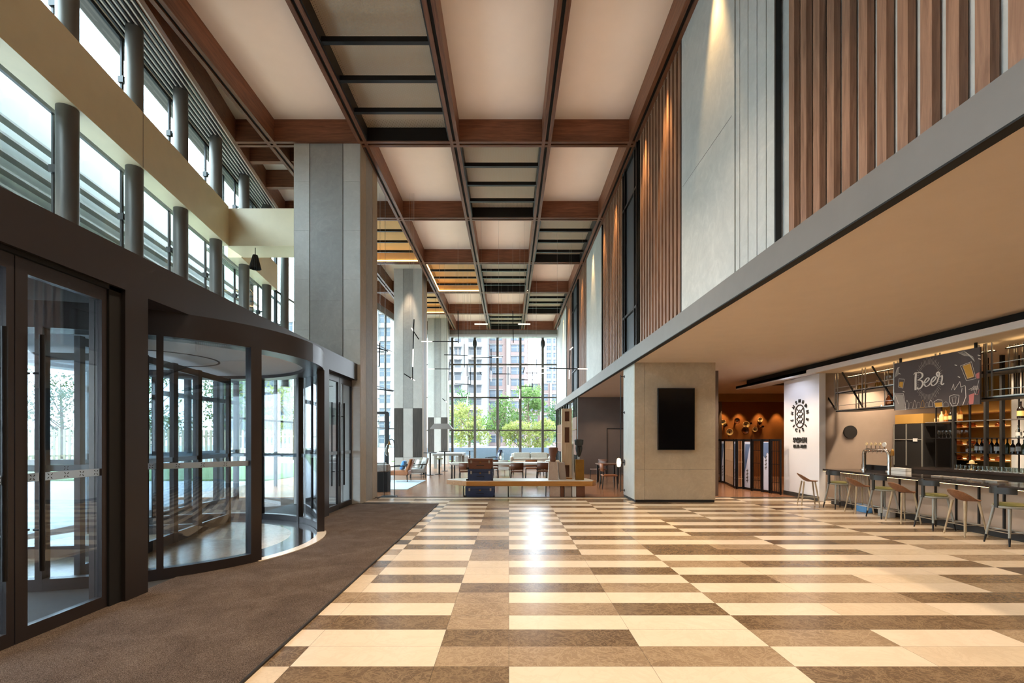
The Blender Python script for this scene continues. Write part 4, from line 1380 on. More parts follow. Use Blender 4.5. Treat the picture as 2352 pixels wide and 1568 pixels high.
# wheat at left, hops at upper right, taps
for k in range(6):
    poly([(10 + k * 9, 480 - k * 6), (30 + k * 6, 400 - k * 8), (50 + k * 5, 360)], 0, .005, False)
for k in range(8):
    poly([(700 + k * 8, 222 + k * 5), (760 + k * 11, 205 + k * 10), (825 + k * 4, 290 + k * 6)], 0, .004, False)
poly([(640, 640), (660, 570), (668, 640), (720, 545), (728, 610), (770, 590)], 0, .009, False)
poly([(770, 600), (775, 720), (745, 815)], 0, .014, False); poly([(740, 620), (735, 670)], 0, .01, False)
fill([(800, 700), (850, 680), (840, 800), (805, 806)], 3); fill([(860, 470), (893, 450), (893, 520), (870, 522)], 3)
poly([(800, 640), (840, 620), (860, 700), (890, 540)], 0, .007, False); poly([(790, 806), (830, 690), (880, 700), (893, 640)], 3, .007, False)
for k in range(5):
    poly([(820 + k * 12, 650 - k * 3), (845 + k * 9, 600), (858 + k * 7, 640)], 0, .005, True)
for px in ((670, 355), (700, 490), (880, 260), (885, 300), (60, 430), (110, 640)):
    poly([px, (px[0] + 22, px[1] + 10)], 0, .014, False)
dr.build('chalk_drawing', ['chalk', 'beer', 'chalk_g', 'pink'], t)

# ------------------------------------------------------------------ back bar
BXF = 10.3
t = thing('back_counter', 'dark back bar counter under the bottle shelves', 'counter', (10.0, 11.97, 0))
MB().box(0, .7, -8.3, 0, .92, .98).build('counter_top', 'counter', t)
MB().box(.03, .7, -8.3, 0, 0, .92).build('body', 'rubber', t)
t = thing('bottle_shelving', 'black steel bottle shelving with thin shelves behind the bar', 'shelving', (BXF, 12.0, .98))
for y in (11.66, 11.19, 10.8, 10.44, 10.1, 9.3, 8.4, 7.5):
    big = y in (11.19, 10.44, 10.1)
    b = MB()
    q = .045 if big else .018
    b.bar((0, y - 12, 0), (0, y - 12, 2.43), q * 1.6, q)
    b.bar((.35, y - 12, 0), (.35, y - 12, 2.43), .02)
    b.build('upright', 'pitch' if big else 'black', t)
for z, ya, yb in ((2.07, 11.95, 7.4), (1.685, 11.95, 7.4), (1.355, 11.19, 7.4)):
    MB().mat(0).box(-.01, .36, yb - 12, ya - 12, z - .98 - .012, z - .98).mat(1).box(-.015, -.01, yb - 12, ya - 12, z - .98 - .014, z - .98 + .004).build('shelf', ['black', 'steel' if z > 2 else 'black'], t)
t = thing('tall_fridge', 'tall black cabinet with metal edges at the end of the back bar', 'cabinet', (10.3, 12.55, 0))
MB().box(0, .7, -.55, .4, .0, 2.05).build('body', 'pitch', t)
for y in (-.02, .38, -.5):
    MB().box(-.015, .0, y - .012, y + .012, .98, 2.05).build('edge_strip', 'greypaint', t)
MB().box(-.015, .0, -.5, .38, 1.64, 1.655).build('shelf_edge', 'greypaint', t)
MB().box(-.02, -.0, -.36, -.24, 1.60, 1.68).build('note_card', 'label_w', t)
MB().box(.02, .6, -.5, .38, 2.06, 2.3).build('top_box', 'gold_wall', t)
# lit display niche behind the shelving
t = thing('display_cabinet', 'glowing amber display cabinet behind the bottle shelving', 'cabinet', (11.6, 12.35, 0))
MB().box(.5, .56, -.1, 1.0, .98, 2.6).build('back_panel', 'amber_glow', t) if False else None
fr = MB()
fr.box(.45, .5, -1.2, .6, .98, 2.6).box(0, .5, .56, .6, .98, 2.6).box(0, .5, -1.2, -1.16, .98, 2.6)
fr.build('casing', 'gold_wall', t)
for z in (1.12, 1.5, 1.95, 2.3):
    MB().mat(0).box(0.02, .45, -1.16, .56, z, z + .02).mat(1).box(.41, .44, -1.14, .54, z + .022, z + .035).build('shelf', ['oak', 'led_soft'], t)
MB().box(0, .5, -1.2, .6, 0, .98).build('base', 'rubber', t)
struct('wall_white_strip', MB().box(11.55, 11.6, 10.68, 11.12, 0, 3.4), 'label_w')
struct('wall_backbar', MB().box(11.75, 11.85, -4.4, 11.15, 0, 3.6), 'gold_wall', 'golden brown wall behind the bottle shelves')
for i in range(10):
    a = rw.uniform(-.9, .4)
    t = thing('pastry', 'small glazed pastry in the amber display, %s' % ('lower shelf front', 'lower shelf, second', 'lower shelf, third', 'lower shelf, fourth', 'middle shelf front', 'middle shelf, second', 'middle shelf, third', 'upper shelf front', 'upper shelf, second', 'upper shelf, third')[i], 'pastry', (11.8, 12.7 - (i % 4) * .36, (1.14, 1.14, 1.14, 1.14, 1.52, 1.52, 1.52, 1.97, 1.97, 1.97)[i]), group='pastries in the amber display')
    MB().lathe([(0, 0), (.09, 0), (.1, .05), (.06, .1), (0, .12)], n=12).build('crust', 'copper', t)
    MB().lathe([(0, .12), (.05, .115), (.055, .09)], n=10).build('icing', 'ceramic', t)
def bottle(loc, h, r, mat, lab, label, group='bottles on the back bar shelves'):
    t = thing('bottle', label, 'bottle', loc, group=group)
    gb = MB().lathe([(0, 0), (r, 0), (r, h * .58), (r * .8, h * .66), (r * .33, h * .76), (r * .33, h * .97), (r * .4, h), (0, h)], n=14).build('glass_body', mat, t)
    MB().lathe([(0, h), (r * .38, h), (r * .38, h * 1.05), (0, h * 1.05)], n=10).build('cap', 'black', t)
    if lab:
        MB().lathe([(r * 1.02, h * .18), (r * 1.02, h * .48)], n=14).build('paper_label', lab, gb)
    return t
ords = ['first', 'second', 'third', 'fourth', 'fifth', 'sixth', 'seventh', 'eighth', 'ninth', 'tenth', 'eleventh', 'twelfth', 'thirteenth', 'fourteenth', 'fifteenth', 'sixteenth', 'seventeenth', 'eighteenth', 'nineteenth', 'twentieth']
spec = [(.045, .24, 'bottle_c', None), (.05, .2, 'bottle_a', 'label_y'), (.04, .3, 'bottle_d', 'label_w'), (.042, .3, 'bottle_d', 'label_w'), (.048, .27, 'bottle_d', 'label_w'), (.04, .31, 'bottle_d', None), (.045, .3, 'bottle_d', 'label_w'), (.05, .29, 'bottle_c', 'label_w'), (.04, .3, 'bottle_g', None), (.04, .27, 'bottle_d', 'label_w'),
        (.04, .31, 'bottle_d', 'label_w'), (.045, .28, 'bottle_g', None), (.04, .3, 'bottle_d', 'label_w'), (.045, .27, 'bottle_a', 'label_w')]
for i, (r, h, m, lb) in enumerate(spec):
    bottle((10.45, 11.02 - i * .11, 1.355), h, r, m, lb, '%s bottle on the lowest back bar shelf, counted from the white strip of wall' % ords[i])
for i, (r, h, m, lb) in enumerate([(.06, .14, 'ceramic', None), (.045, .26, 'ceramic', 'label_y'), (.045, .28, 'bottle_a', 'label_y'), (.045, .3, 'bottle_d', 'label_y'), (.045, .28, 'ceramic', 'label_y'), (.045, .33, 'bottle_a', 'label_y')]):
    bottle((10.45, 11.80 - i * .12, 2.07), h, r, m, lb, '%s pale labelled bottle on the top back bar shelf beneath the chalkboard sign' % ords[i])
for i, (r, h, m, lb) in enumerate([(.055, .34, 'bottle_d', 'label_y'), (.055, .34, 'bottle_a', 'label_w'), (.055, .34, 'bottle_d', 'label_y')]):
    bottle((10.45, 9.88 - i * .16, 2.07), h, r, m, lb, '%s large dark bottle on the top back bar shelf by the picture edge' % ords[i])
for i, (r, h, m, lb) in enumerate([(.05, .24, 'bottle_c', 'label_w'), (.05, .22, 'bottle_d', 'label_w'), (.05, .24, 'bottle_a', 'label_w')]):
    bottle((10.45, 9.92 - i * .16, 1.685), h, r, m, lb, '%s squat bottle on the middle back bar shelf by the picture edge' % ords[i])
g0 = thing('drinking_glass', 'first clear glass in the front row on the back counter', 'glass', (10.12, 10.95, .98), group='glasses on the back counter')
MB().lathe([(0, 0), (.03, 0), (.036, .1), (.033, .1), (.028, .01), (0, .01)], n=12).build('glass_body', 'bottle_c', g0)
MB().lathe([(0, 0), (.031, 0), (.031, .008), (0, .008)], n=12).build('base', 'steel', g0)
for i in range(1, 18):
    dup(g0, (10.12, 10.95 - i * .1, .98), 0, '%s clear glass in the front row on the back counter from the amber display' % ords[i])
for i in range(14):
    dup(g0, (10.24, 10.4 - i * .1, .98), 0, '%s clear glass in the rear row on the back counter, counted from the thick post' % ords[i])
h0 = thing('hanging_glass', 'first stem glass on the middle shelf under the chalkboard sign', 'glass', (10.42, 11.72, 1.685), group='stem glasses on the middle back bar shelf')
MB().lathe([(0, 0), (.03, 0), (.03, .006), (.006, .012), (.006, .07), (.035, .11), (.03, .18)], n=12).build('bowl', 'bottle_c', h0)
for i in range(1, 8):
    dup(h0, (10.42, 11.72 - i * .1, 1.685), 0, '%s stem glass on the middle shelf under the chalkboard sign' % ords[i])
t = thing('cake_stand', 'small pale cake stand on the back counter below the bottles', 'cake stand', (10.2, 10.66, .98))
MB().lathe([(0, 0), (.06, 0), (.015, .03), (.015, .12), (.09, .14), (0, .15)], n=18).build('stand', 'ceramic', t)
MB().lathe([(0, .15), (.05, .15), (.04, .2), (0, .22)], n=14).build('cover', 'ceramic', t)

# ------------------------------------------------------------------ folding screens and plates
pts = [(7.95, 18.7), (8.17, 18.3), (7.66, 16.4), (7.58, 16.1), (7.82, 15.6), (7.83, 15.2), (8.0, 14.9), (8.04, 14.6), (8.12, 14.35)]
seg = [((7.98, 18.7), (8.10, 18.46), 'lat'), ((8.10, 18.45), (8.12, 18.2), 'scr'), ((8.12, 18.18), (7.68, 16.5), 'lat'), ((7.68, 16.48), (7.6, 16.18), 'scr'), ((7.58, 16.1), (7.81, 16.1), 'lat'), ((7.82, 16.08), (7.82, 15.6), 'scr'), ((7.83, 15.58), (7.97, 15.22), 'lat'), ((7.98, 15.2), (8.02, 14.87), 'scr'), ((8.03, 14.85), (8.12, 14.43), 'lat')]
names = ['furthest back', 'second from the back', 'third from the back', 'with a thin light edge', 'in the middle', 'with the large blue wash', 'between the two lettered scroll panels', 'with black brush writing', 'touching the white wall']
for i, (a, c, k_) in enumerate(seg):
    t = thing('folding_screen', ('black slatted folding screen panel ' if k_ == 'lat' else 'blue and white scroll panel of the folding screen ') + names[i], 'folding screen', (a[0], a[1], 0), group='folding screen panels beside the white wall')
    A, C = Vector((0, 0, 0)), Vector((c[0] - a[0], c[1] - a[1], 0))
    d = (C - A).normalized()
    f = MB()
    for p in (A + d * .02, C - d * .02):
        f.bar(p, p + Vector((0, 0, 1.66)), .04)
    for z in (.05, 1.63):
        f.bar(A + Vector((0, 0, z)), C + Vector((0, 0, z)), .035, .06)
    f.build('frame', 'black', t)
    if k_ == 'lat':
        s = MB()
        ln = (C - A).length
        m = max(3, int(ln / .075))
        for q in range(1, m):
            p = A.lerp(C, q / m)
            s.bar(p + Vector((0, 0, .08)), p + Vector((0, 0, 1.6)), .014)
        for z in (.35, .9, 1.3):
            s.bar(A + Vector((0, 0, z)), C + Vector((0, 0, z)), .014)
        s.build('lattice', 'timber_pale' if i == 4 or i == 2 else 'black', t)
    else:
        nrm = Vector((d.y, -d.x, 0)) if d.y < 0 else Vector((-d.y, d.x, 0))
        if nrm.x > 0:
            nrm = -nrm
        s = MB().bar(A + d * .04 + Vector((0, 0, .83)), C - d * .04 + Vector((0, 0, .83)), .015, 1.5)
        s.build('scroll_sheet', 'scroll', t)
        ik = MB()
        def Q(u, z):
            return A.lerp(C, u) + Vector((0, 0, z)) + nrm * .012
        up = [(.1, .55), (.3, .75), (.5, 1.0), (.75, 1.35), (.9, 1.5), (.2, 1.5)] if i != 7 else [(.1, 1.15), (.4, 1.05), (.6, 1.25), (.9, 1.2), (.9, 1.55), (.1, 1.55)]
        ik._f([ik.bm.verts.new(Q(u, z)) for u, z in up])
        ik.build('ink_wash', 'ink', t)
        br_ = MB()
        for q in range(4):
            z = (.28 if i != 7 else .75) + q * .11
            br_.quad(Q(.3, z), Q(.62, z + .03), Q(.64, z + .05), Q(.3, z + .02))
            br_.quad(Q(.45, z - .04), Q(.5, z - .04), Q(.56, z + .07), Q(.5, z + .07))
        br_.build('brush_writing', 'joint', t)
for i, (px, py, r, m, l) in enumerate(((1660, 970, 7, 'ceramic', 'cream bowl on the amber wall, first by the stone column'), (1675, 992, 8, 'ceramic', 'cream dish low on the amber wall under the first lamp glow'), (1692, 966, 7, 'ceramic_d', 'dark brown dish high on the amber wall'),
                                       (1713, 975, 8, 'ceramic', 'large cream plate in the middle of the amber wall'), (1711, 988, 9, 'ceramic_d', 'dark plate below the large cream plate'), (1733, 986, 6, 'ceramic', 'small cream plate right of the large one'),
                                       (1745, 964, 6, 'ceramic', 'small cream cup shaped dish near the right lamp glow'), (1744, 972, 5, 'ceramic_d', 'small dark dish beneath the cream cup'), (1751, 980, 3.5, 'ceramic_d', 'tiny dark disc on the amber wall'), (1724, 972, 3, 'ceramic_d', 'tiny dark disc beside the large cream plate'), (1665, 977, 5, 'ceramic_d', 'dark dish overlapping the first cream bowl'))):
    p = at(px, py, 21.38)
    rr_ = r * 21.3 / F
    t = thing('wall_plate', l, 'wall plate', p, group='decorative plates on the amber wall')
    MB().surf([[(math.cos(2 * PI * k / 20) * rr_ * q, -.05 * q * q, math.sin(2 * PI * k / 20) * rr_ * q) for k in range(20)] for q in (.01, .5, .8, 1)], closed=True).build('dish', m, t, solid=.01)
    MB().disc((0, .045, 0), .03, 'y', 10, .14).build('mount', 'joint', t)
t = thing('wall_lamp', 'thin black rod lamp with a glowing bulb fixed beside the stone column', 'wall lamp', (3.2, 13.85, 0))
MB().tube([(0, 0, .15), (0, 0, 3.5)], .012, 8).build('rod', 'black', t)
for z in (.2, .99, 2.42, 3.45):
    MB().tube([(0, 0, z), (.12, 0, z)], .012, 8).disc((.11, 0, z), .04 if z != .99 else .09, 'x', 12, .02).build('bracket', 'black', t)
MB().lathe([(0, -.13), (.05, -.11), (.065, 0), (.05, .11), (0, .13)], (-.06, -.02, .99), 16).build('bulb', 'led_hot', t)
# ------------------------------------------------------------------ display bench with suitcases and sculpture
t = thing('display_bench', 'long low honey timber display bench across the lounge threshold', 'bench', (.6, 13.9, 0))
MB().prism([(-1.82, -.03), (1.8, -.03), (1.95, .3), (1.8, 1.0), (-2.2, 1.0), (-2.48, .62)], .31, .45).build('top', 'oak', t, bevel=.01)
MB().prism([(-1.80, -.01), (1.78, -.01), (1.9, .3), (1.76, .97), (-2.16, .97), (-2.44, .62)], .45, .458).build('top_inlay', 'tabletop', t)
for x, y in ((-1.95, .45), (-.62, .05), (.5, .5), (-.2, .9), (1.6, .9), (-1.7, .9)):
    MB().tube([(x, y, 0), (x, y, .31)], .015, 8).build('leg', 'black', t)
for x0, x1, m in ((.58, .87, 'plinth_pink'), (.88, .98, 'leather_d'), (1.0, 1.2, 'taupe'), (1.22, 1.33, 'label_w'), (1.34, 1.58, 'leather_d')):
    MB().box(x0, x1, 0.0, .25, 0, .31).build('support_block', m, t)
def suitcase(x, y, z, w, d, h, mat, label, handles=True):
    t = thing('suitcase', label, 'suitcase', (x, y, z), group='vintage suitcases on and under the bench')
    bd_ = MB().box(-w / 2, w / 2, 0, d, 0, h * .68).build('body', mat, t, bevel=.015)
    ld_ = MB().box(-w / 2, w / 2, 0, d, h * .69, h).build('lid', mat, t, bevel=.015)
    for sx_ in (-1, 1):
        MB().box(sx_ * w * .36 - .025, sx_ * w * .36 + .025, -.012, .0, h * .58, h * .84).build('clasp', 'steel', ld_)
        MB().box(sx_ * w * .5 - .04, sx_ * w * .5 + .002 * sx_ + (.04 if sx_ < 0 else 0), -.006, .05, 0, .05).build('corner', 'black', bd_)
    MB().box(-.02, .02, -.014, 0, h * .6, h * .72).build('lock', 'brass', bd_)
    MB().tube([(-.1, -.005, h * .36), (-.08, -.04, h * .36), (.08, -.04, h * .36), (.1, -.005, h * .36)], .01, 8).build('handle', 'black', t)
suitcase(-.83, 13.98, .458, .73, .42, .335, 'navy', 'dark navy suitcase on the bench, under the brown one')
suitcase(-.83, 13.98, .793, .72, .40, .30, 'leather_d', 'brown leather suitcase on top of the stack on the bench')
suitcase(-.83, 13.84, 0, .84, .42, .305, 'navy', 'black trunk standing on the floor under the bench')
zb = .458
t = thing('stone_plinth', 'tapered pinkish stone block on the bench, carrying the brown torso', 'plinth', (1.32, 14.3, zb))
MB().surf([[(-.155, 0, 0), (.155, 0, 0), (.155, .28, 0), (-.155, .28, 0)], [(-.13, .02, .5), (.1, .02, .5), (.1, .26, .5), (-.13, .26, .5)]], False, True).prism([(-.13, .02), (.1, .02), (.1, .26), (-.13, .26)], .499, .53).build('block', 'plinth_pink', t)
t = thing('stone_plinth', 'narrow leaning taupe slab standing beside the pinkish block', 'plinth', (1.60, 14.4, zb))
MB().surf([[(-.09, 0, 0), (.11, 0, 0), (.11, .2, 0), (-.09, .2, 0)], [(-.14, 0, .5), (.06, 0, .5), (.06, .2, .5), (-.14, .2, .5)]], False, True).prism([(-.14, 0), (.06, 0), (.06, .2), (-.14, .2)], .499, .51).build('slab', 'taupe', t)
t = thing('torso_sculpture', 'dark brown wooden torso sculpture on the tapered pinkish block', 'sculpture', (1.31, 14.42, zb + .53))
rows = []
for z, rx, ry_, ox in ((0, .07, .05, 0), (.06, .09, .07, 0), (.12, .08, .06, 0), (.2, .1, .08, 0), (.32, .13, .09, .01), (.4, .14, .08, .01), (.43, .10, .06, .01)):
    rows.append([(ox + math.cos(2 * PI * k / 16) * rx, math.sin(2 * PI * k / 16) * ry_, z) for k in range(16)])
MB().surf(rows, closed=True).build('torso', 'leather_d', t, solid=.01)
t = thing('carved_tower', 'tall pale carved timber slab with square openings standing on the bench', 'sculpture', (1.74, 14.55, zb))
b = MB()
zs = [(0, .06, 0), (.06, .42, 1), (.42, 1.1, 0), (1.1, 1.56, 1), (1.56, 1.74, 0), (1.74, 2.04, 1), (2.04, 2.12, 0)]
for z0, z1, o in zs:
    if o:
        b.box(-.15, -.06, 0, .16, z0, z1).box(.08, .15, 0, .16, z0, z1).mat(1).box(-.06, .08, .10, .16, z0, z1).mat(0)
    else:
        b.box(-.15, .15, 0, .16, z0, z1)
b.build('carved_slab', ['timber_pale', 'leather_d'], t)
MB().box(-.16, .16, -.02, .18, -.0, .03).build('foot', 'oak', t)
t = thing('brass_plinth', 'square brass coloured block on the bench carrying the dark mask', 'plinth', (2.09, 14.25, zb))
MB().box(-.125, .125, 0, .25, 0, .60).build('block', 'brass', t, bevel=.006)
t = thing('mask_sculpture', 'black carved mask head on a thin stand on top of the brass block', 'sculpture', (2.08, 14.38, zb + .60))
MB().tube([(0, 0, 0), (0, 0, .12)], .02, 8).build('stand', 'steel', t)
rows = []
for z, rx, ry_ in ((.08, .03, .04), (.15, .06, .06), (.25, .09, .08), (.34, .105, .09), (.42, .09, .09), (.44, .12, .1), (.58, .135, .11), (.6, .1, .09)):
    rows.append([(math.cos(2 * PI * k / 14) * rx, math.sin(2 * PI * k / 14) * ry_, z) for k in range(14)])
MB().surf(rows, closed=True).build('mask_head', 'darkpaint', t, solid=.008)
MB().box(-.015, .015, -.13, -.05, .22, .36).box(-.06, .06, -.11, -.06, .37, .4).build('nose_and_brow', 'black', t)
t = thing('white_plinth', 'slim white block on the bench between the carved timber and the brass block', 'plinth', (1.93, 14.6, zb))
MB().box(-.06, .03, 0, .2, 0, 1.05).build('block', 'label_w', t)

# ------------------------------------------------------------------ lounge furniture
def armchair(x, y, rz, w, mat, label, frame='black', h=.86, cush=None, legs=.16, cat='armchair', name='armchair', group=None):
    t = thing(name, label, cat, (x, y, 0), rz, group)
    sh = legs + .24
    MB().box(-w / 2 + .05, w / 2 - .05, -.38, .35, legs + .06, sh).build('seat', mat, t, bevel=.03)
    b = MB().surf([[(-w / 2 + .05, .26, sh - .05), (w / 2 - .05, .26, sh - .05)], [(-w / 2 + .06, .38, h * .75), (w / 2 - .06, .38, h * .75)], [(-w / 2 + .09, .45, h), (w / 2 - .09, .45, h)]], True)
    b.build('backrest', mat, t, solid=.1)
    for sx_ in (-1, 1):
        MB().tube([(sx_ * w / 2, -.36, sh + .16), (sx_ * w / 2, .34, sh + .2)], .02, 8).tube([(sx_ * w / 2, -.33, sh + .17), (sx_ * w / 2, -.33, legs)], .018, 8).build('armrest', frame, t)
        for sy_ in (-.33, .33):
            MB().tube([(sx_ * (w / 2 - .02), sy_, 0), (sx_ * (w / 2 - .02), sy_, legs + .1)], .018, 8).build('leg', frame, t)
    if cush:
        MB().cbox((0, .1, sh + .2), (w * .55, .14, .36), Matrix.Rotation(-.35, 3, 'X')).build('cushion', cush, t, bevel=.05)
    return t
def sofa(x, y, rz, w, mat, label, h=.85, n=2, name='sofa', d=.85):
    t = thing(name, label, 'sofa', (x, y, 0), rz)
    MB().box(-w / 2, w / 2, -d / 2, d / 2, .12, .42).build('base', mat, t, bevel=.04)
    MB().box(-w / 2, w / 2, d / 2 - .18, d / 2, .4, h).build('backrest', mat, t, bevel=.05)
    for sx_ in (-1, 1):
        MB().box(sx_ * w / 2 - .09, sx_ * w / 2 + .09, -d / 2, d / 2, .12, .62).build('armrest', mat, t, bevel=.05)
    for i in range(n):
        x0 = -w / 2 + .1 + i * (w - .2) / n
        MB().box(x0 + .01, x0 + (w - .2) / n - .01, -d / 2 + .02, d / 2 - .2, .42, .54).build('seat_cushion', mat, t, bevel=.03)
        MB().box(x0 + .03, x0 + (w - .2) / n - .03, d / 2 - .34, d / 2 - .18, .52, h + .04).build('back_cushion', mat, t, bevel=.04)
    for sx_ in (-1, 1):
        for sy_ in (-1, 1):
            MB().tube([(sx_ * (w / 2 - .08), sy_ * (d / 2 - .08), 0), (sx_ * (w / 2 - .08), sy_ * (d / 2 - .08), .13)], .02, 8).build('leg', 'black', t)
    return t
def table(x, y, w, d, h, label, top='tabletop', leg='black', name='table', th=.05, kind='legs', cat='table'):
    t = thing(name, label, cat, (x, y, 0))
    if kind == 'pedestal':
        MB().lathe([(0, h - th), (w / 2, h - th), (w / 2, h), (0, h)], n=28).build('tabletop', top, t)
        MB().tube([(0, 0, .02), (0, 0, h - th)], .035, 10).build('pedestal', leg, t)
        MB().lathe([(0, 0), (w * .32, 0), (w * .3, .02), (0, .03)], n=24).build('foot_plate', leg, t)
    else:
        MB().box(-w / 2, w / 2, -d / 2, d / 2, h - th, h).build('tabletop', top, t, bevel=.008)
        for sx_ in (-1, 1):
            for sy_ in (-1, 1):
                MB().bar((sx_ * (w / 2 - .08), sy_ * (d / 2 - .08), 0), (sx_ * (w / 2 - .08), sy_ * (d / 2 - .08), h - th), .05).build('leg', leg, t)
    return t
def chair(x, y, rz, label, mat='leather_d', frame='black', h=.78, w=.5, cat='chair', group=None):
    t = thing('dining_chair', label, cat, (x, y, 0), rz, group)
    MB().box(-w / 2, w / 2, -.24, .24, .42, .47).build('seat', mat, t, bevel=.015)
    MB().surf([[(-w / 2, .22, h - .26), (0, .27, h - .26), (w / 2, .22, h - .26)], [(-w / 2, .26, h), (0, .31, h), (w / 2, .26, h)]]).build('backrest', mat, t, solid=.03)
    for sx_ in (-1, 1):
        MB().tube([(sx_ * (w / 2 - .02), -.22, .43), (sx_ * (w / 2), -.24, 0)], .016, 8).build('leg', frame, t)
        MB().tube([(sx_ * (w / 2 - .02), .25, h - .05), (sx_ * (w / 2 - .02), .22, .43), (sx_ * (w / 2), .27, 0)], .016, 8).build('leg', frame, t)
    return t
table(-.35, 19.3, 3.9, 1.1, .73, 'long white communal table behind the display bench', th=.07)
chair(-1.62, 18.35, PI, 'brown leather chair at the communal table, half hidden by the suitcases', w=.5)
chair(.30, 18.3, PI, 'brown leather chair at the communal table seen from behind in the open middle', w=.48)
chair(1.3, 18.5, PI, 'brown leather chair at the communal table beside the pinkish block', w=.48)
chair(-.7, 20.3, 0, 'brown chair on the far side of the communal table near the suitcases')
chair(.95, 20.4, 0, 'orange brown chair on the far side of the communal table', mat='leather')
armchair(-.25, 22.2, 2.9, .8, 'fabric_w', 'white lounge chair beyond the communal table near the suitcases', legs=.2, h=.7)
armchair(1.9, 22.3, 3.3, .8, 'fabric_w', 'white lounge chair beyond the communal table near the stone blocks', legs=.2, h=.7)
table(.8, 23.8, 1.5, .7, .4, 'dark low coffee table between communal table and far sofa', top='leather_d', th=.08)
sofa(1.3, 29.2, 0, 2.3, 'fabric_w', 'pale grey two seat sofa with its cushions before the end windows', h=.82)
table(1.1, 27.2, 1.8, .8, .42, 'low brown timber coffee table in front of the pale grey sofa', top='oak', leg='leather_d', th=.1)
armchair(-.95, 28.2, -1.3, .7, 'fabric_n', 'dark high backed recliner before the end windows', h=1.05, legs=.2)
table(-2.35, 29, .5, .5, .98, 'small tall black round table before the first wide window pane', top='black', kind='pedestal', th=.02)
sofa(-3.0, 31.6, PI / 2, 2.0, 'fabric_g', 'grey sofa seen from its side by the first window mullions', h=.75)
table(-.45, 26.0, .6, .6, .5, 'small dark side table carrying the glass lantern', top='black', th=.03)
t = thing('table_lantern', 'glowing amber glass lantern on the small dark side table', 'lantern', (-.45, 26.0, .5))
MB().lathe([(.14, 0), (.17, .1), (.16, .35), (.12, .45)], n=18).build('glass_shade', 'bottle_c', t)
MB().lathe([(0, 0), (.16, 0), (.16, .02), (0, .02)], n=18).build('base', 'black', t)
MB().lathe([(0, .1), (.05, .14), (.05, .22), (0, .26)], n=12).build('bulb', 'led_hot', t)
MB().tube([(-.12, 0, .44), (-.08, 0, .56), (.08, 0, .56), (.12, 0, .44)], .012, 6).build('handle', 'black', t)
# left group
single('lounge_rug', MB().box(-6.6, -3.35, 15.9, 19.5, 0, .015), 'rug', 'pale blue rug under the orange leather armchair', 'rug')
armchair(-4.25, 19.0, PI * .5 + PI, .72, 'leather', 'orange leather armchair holding a blue cushion on the pale rug', h=.88, cush='fabric_b', legs=.2)
armchair(-4.1, 21.3, -1.2, 1.0, 'fabric_g', 'grey patterned armchair with white cushion by the high tables', h=.84, cush='fabric_w', legs=.14)
sofa(-5.9, 20.6, PI / 2, 2.2, 'fabric_g', 'long grey sofa against the lounge side windows', h=.8)
t = thing('planter_box', 'black box cabinet at the foot of the huge concrete column', 'cabinet', (-4.02, 15.4, 0))
MB().box(-.3, .2, -.2, .2, .0, .62).build('body', 'pitch', t)
MB().box(-.3, .2, -.2, .2, .62, .86).build('grey_bag', 'fabric_g', t, bevel=.04)
t = thing('door_5', 'black framed glass door in the lounge behind the huge column', None, (-5.9, 21.8, 0), kind='structure')
MB().bar((-.6, 0, 2.85), (.45, 0, 2.85), .1, .12).bar((.4, 0, 0), (.4, 0, 2.85), .16).bar((-.55, 0, 0), (-.55, 0, 2.85), .08).bar((-.6, 0, 2.45), (.4, 0, 2.45), .04).build('door_frame', 'black', t)
t = thing('arc_floor_lamp', 'black floor lamp with a glass lantern hooked beside the huge column', 'floor lamp', (-3.33, 13.98, 0))
MB().tube([(.02, 0, .02), (.02, 0, 1.5), (0, 0, 1.62), (-.06, 0, 1.66), (-.13, 0, 1.64)], .012, 8).tube([(-.28, 0, .02), (-.28, 0, 1.3)], .01, 8).build('pole', 'black', t)
MB().box(-.34, .08, -.14, .14, 0, .025).build('base', 'black', t)
MB().lathe([(.07, 1.18), (.1, 1.22), (.1, 1.42), (.07, 1.5)], (-.13, 0, 0), 16).build('glass_shade', 'bottle_c', t)
MB().lathe([(0, 1.26), (.035, 1.3), (.035, 1.36), (0, 1.4)], (-.13, 0, 0), 12).build('bulb', 'led_hot', t)
MB().lathe([(0, 1.5), (.07, 1.5), (.03, 1.54), (.01, 1.62)], (-.13, 0, 0), 12).build('cap', 'brass', t)
for x, y, l in ((-3.65, 22.4, 'front black high table by the grey patterned armchair'), (-3.35, 25.2, 'further black high table behind the front one')):
    table(x, y, .62, .62, 1.05, l, top='black', kind='pedestal', th=.03)
for x, y, l in ((-4.0, 22.7, 'black high stool left of the front high table'), (-3.3, 22.9, 'black high stool right of the front high table')):
    t = thing('high_stool', l, 'stool', (x, y, 0))
    MB().lathe([(0, .72), (.17, .72), (.17, .76), (0, .77)], n=20).build('seat', 'olive', t)
    MB().tube([(0, 0, 0.02), (0, 0, .72)], .04, 8).build('post', 'black', t)
    MB().lathe([(0, 0), (.2, 0), (.18, .02), (0, .03)], n=20).build('foot_plate', 'black', t)
t = thing('pool_table', 'grey pool table by the concrete column at the end windows', 'pool table', (-3.6, 28.6, 0))
MB().box(-.75, .95, -1.1, 1.1, .72, .86).build('bed', 'greypaint', t, bevel=.02)
MB().box(-.65, .85, -1.0, 1.0, .86, .865).build('cloth', 'fabric_g', t)
for x in (-.6, .8):
    for y in (-.95, .95):
        MB().box(x - .08, x + .08, y - .08, y + .08, 0, .72).build('leg', 'greypaint', t)
t = thing('pool_table_lamp', 'long grey trapezoid hood lamp hanging over the pool table', 'pendant lamp', (-3.85, 27.5, 2.25))
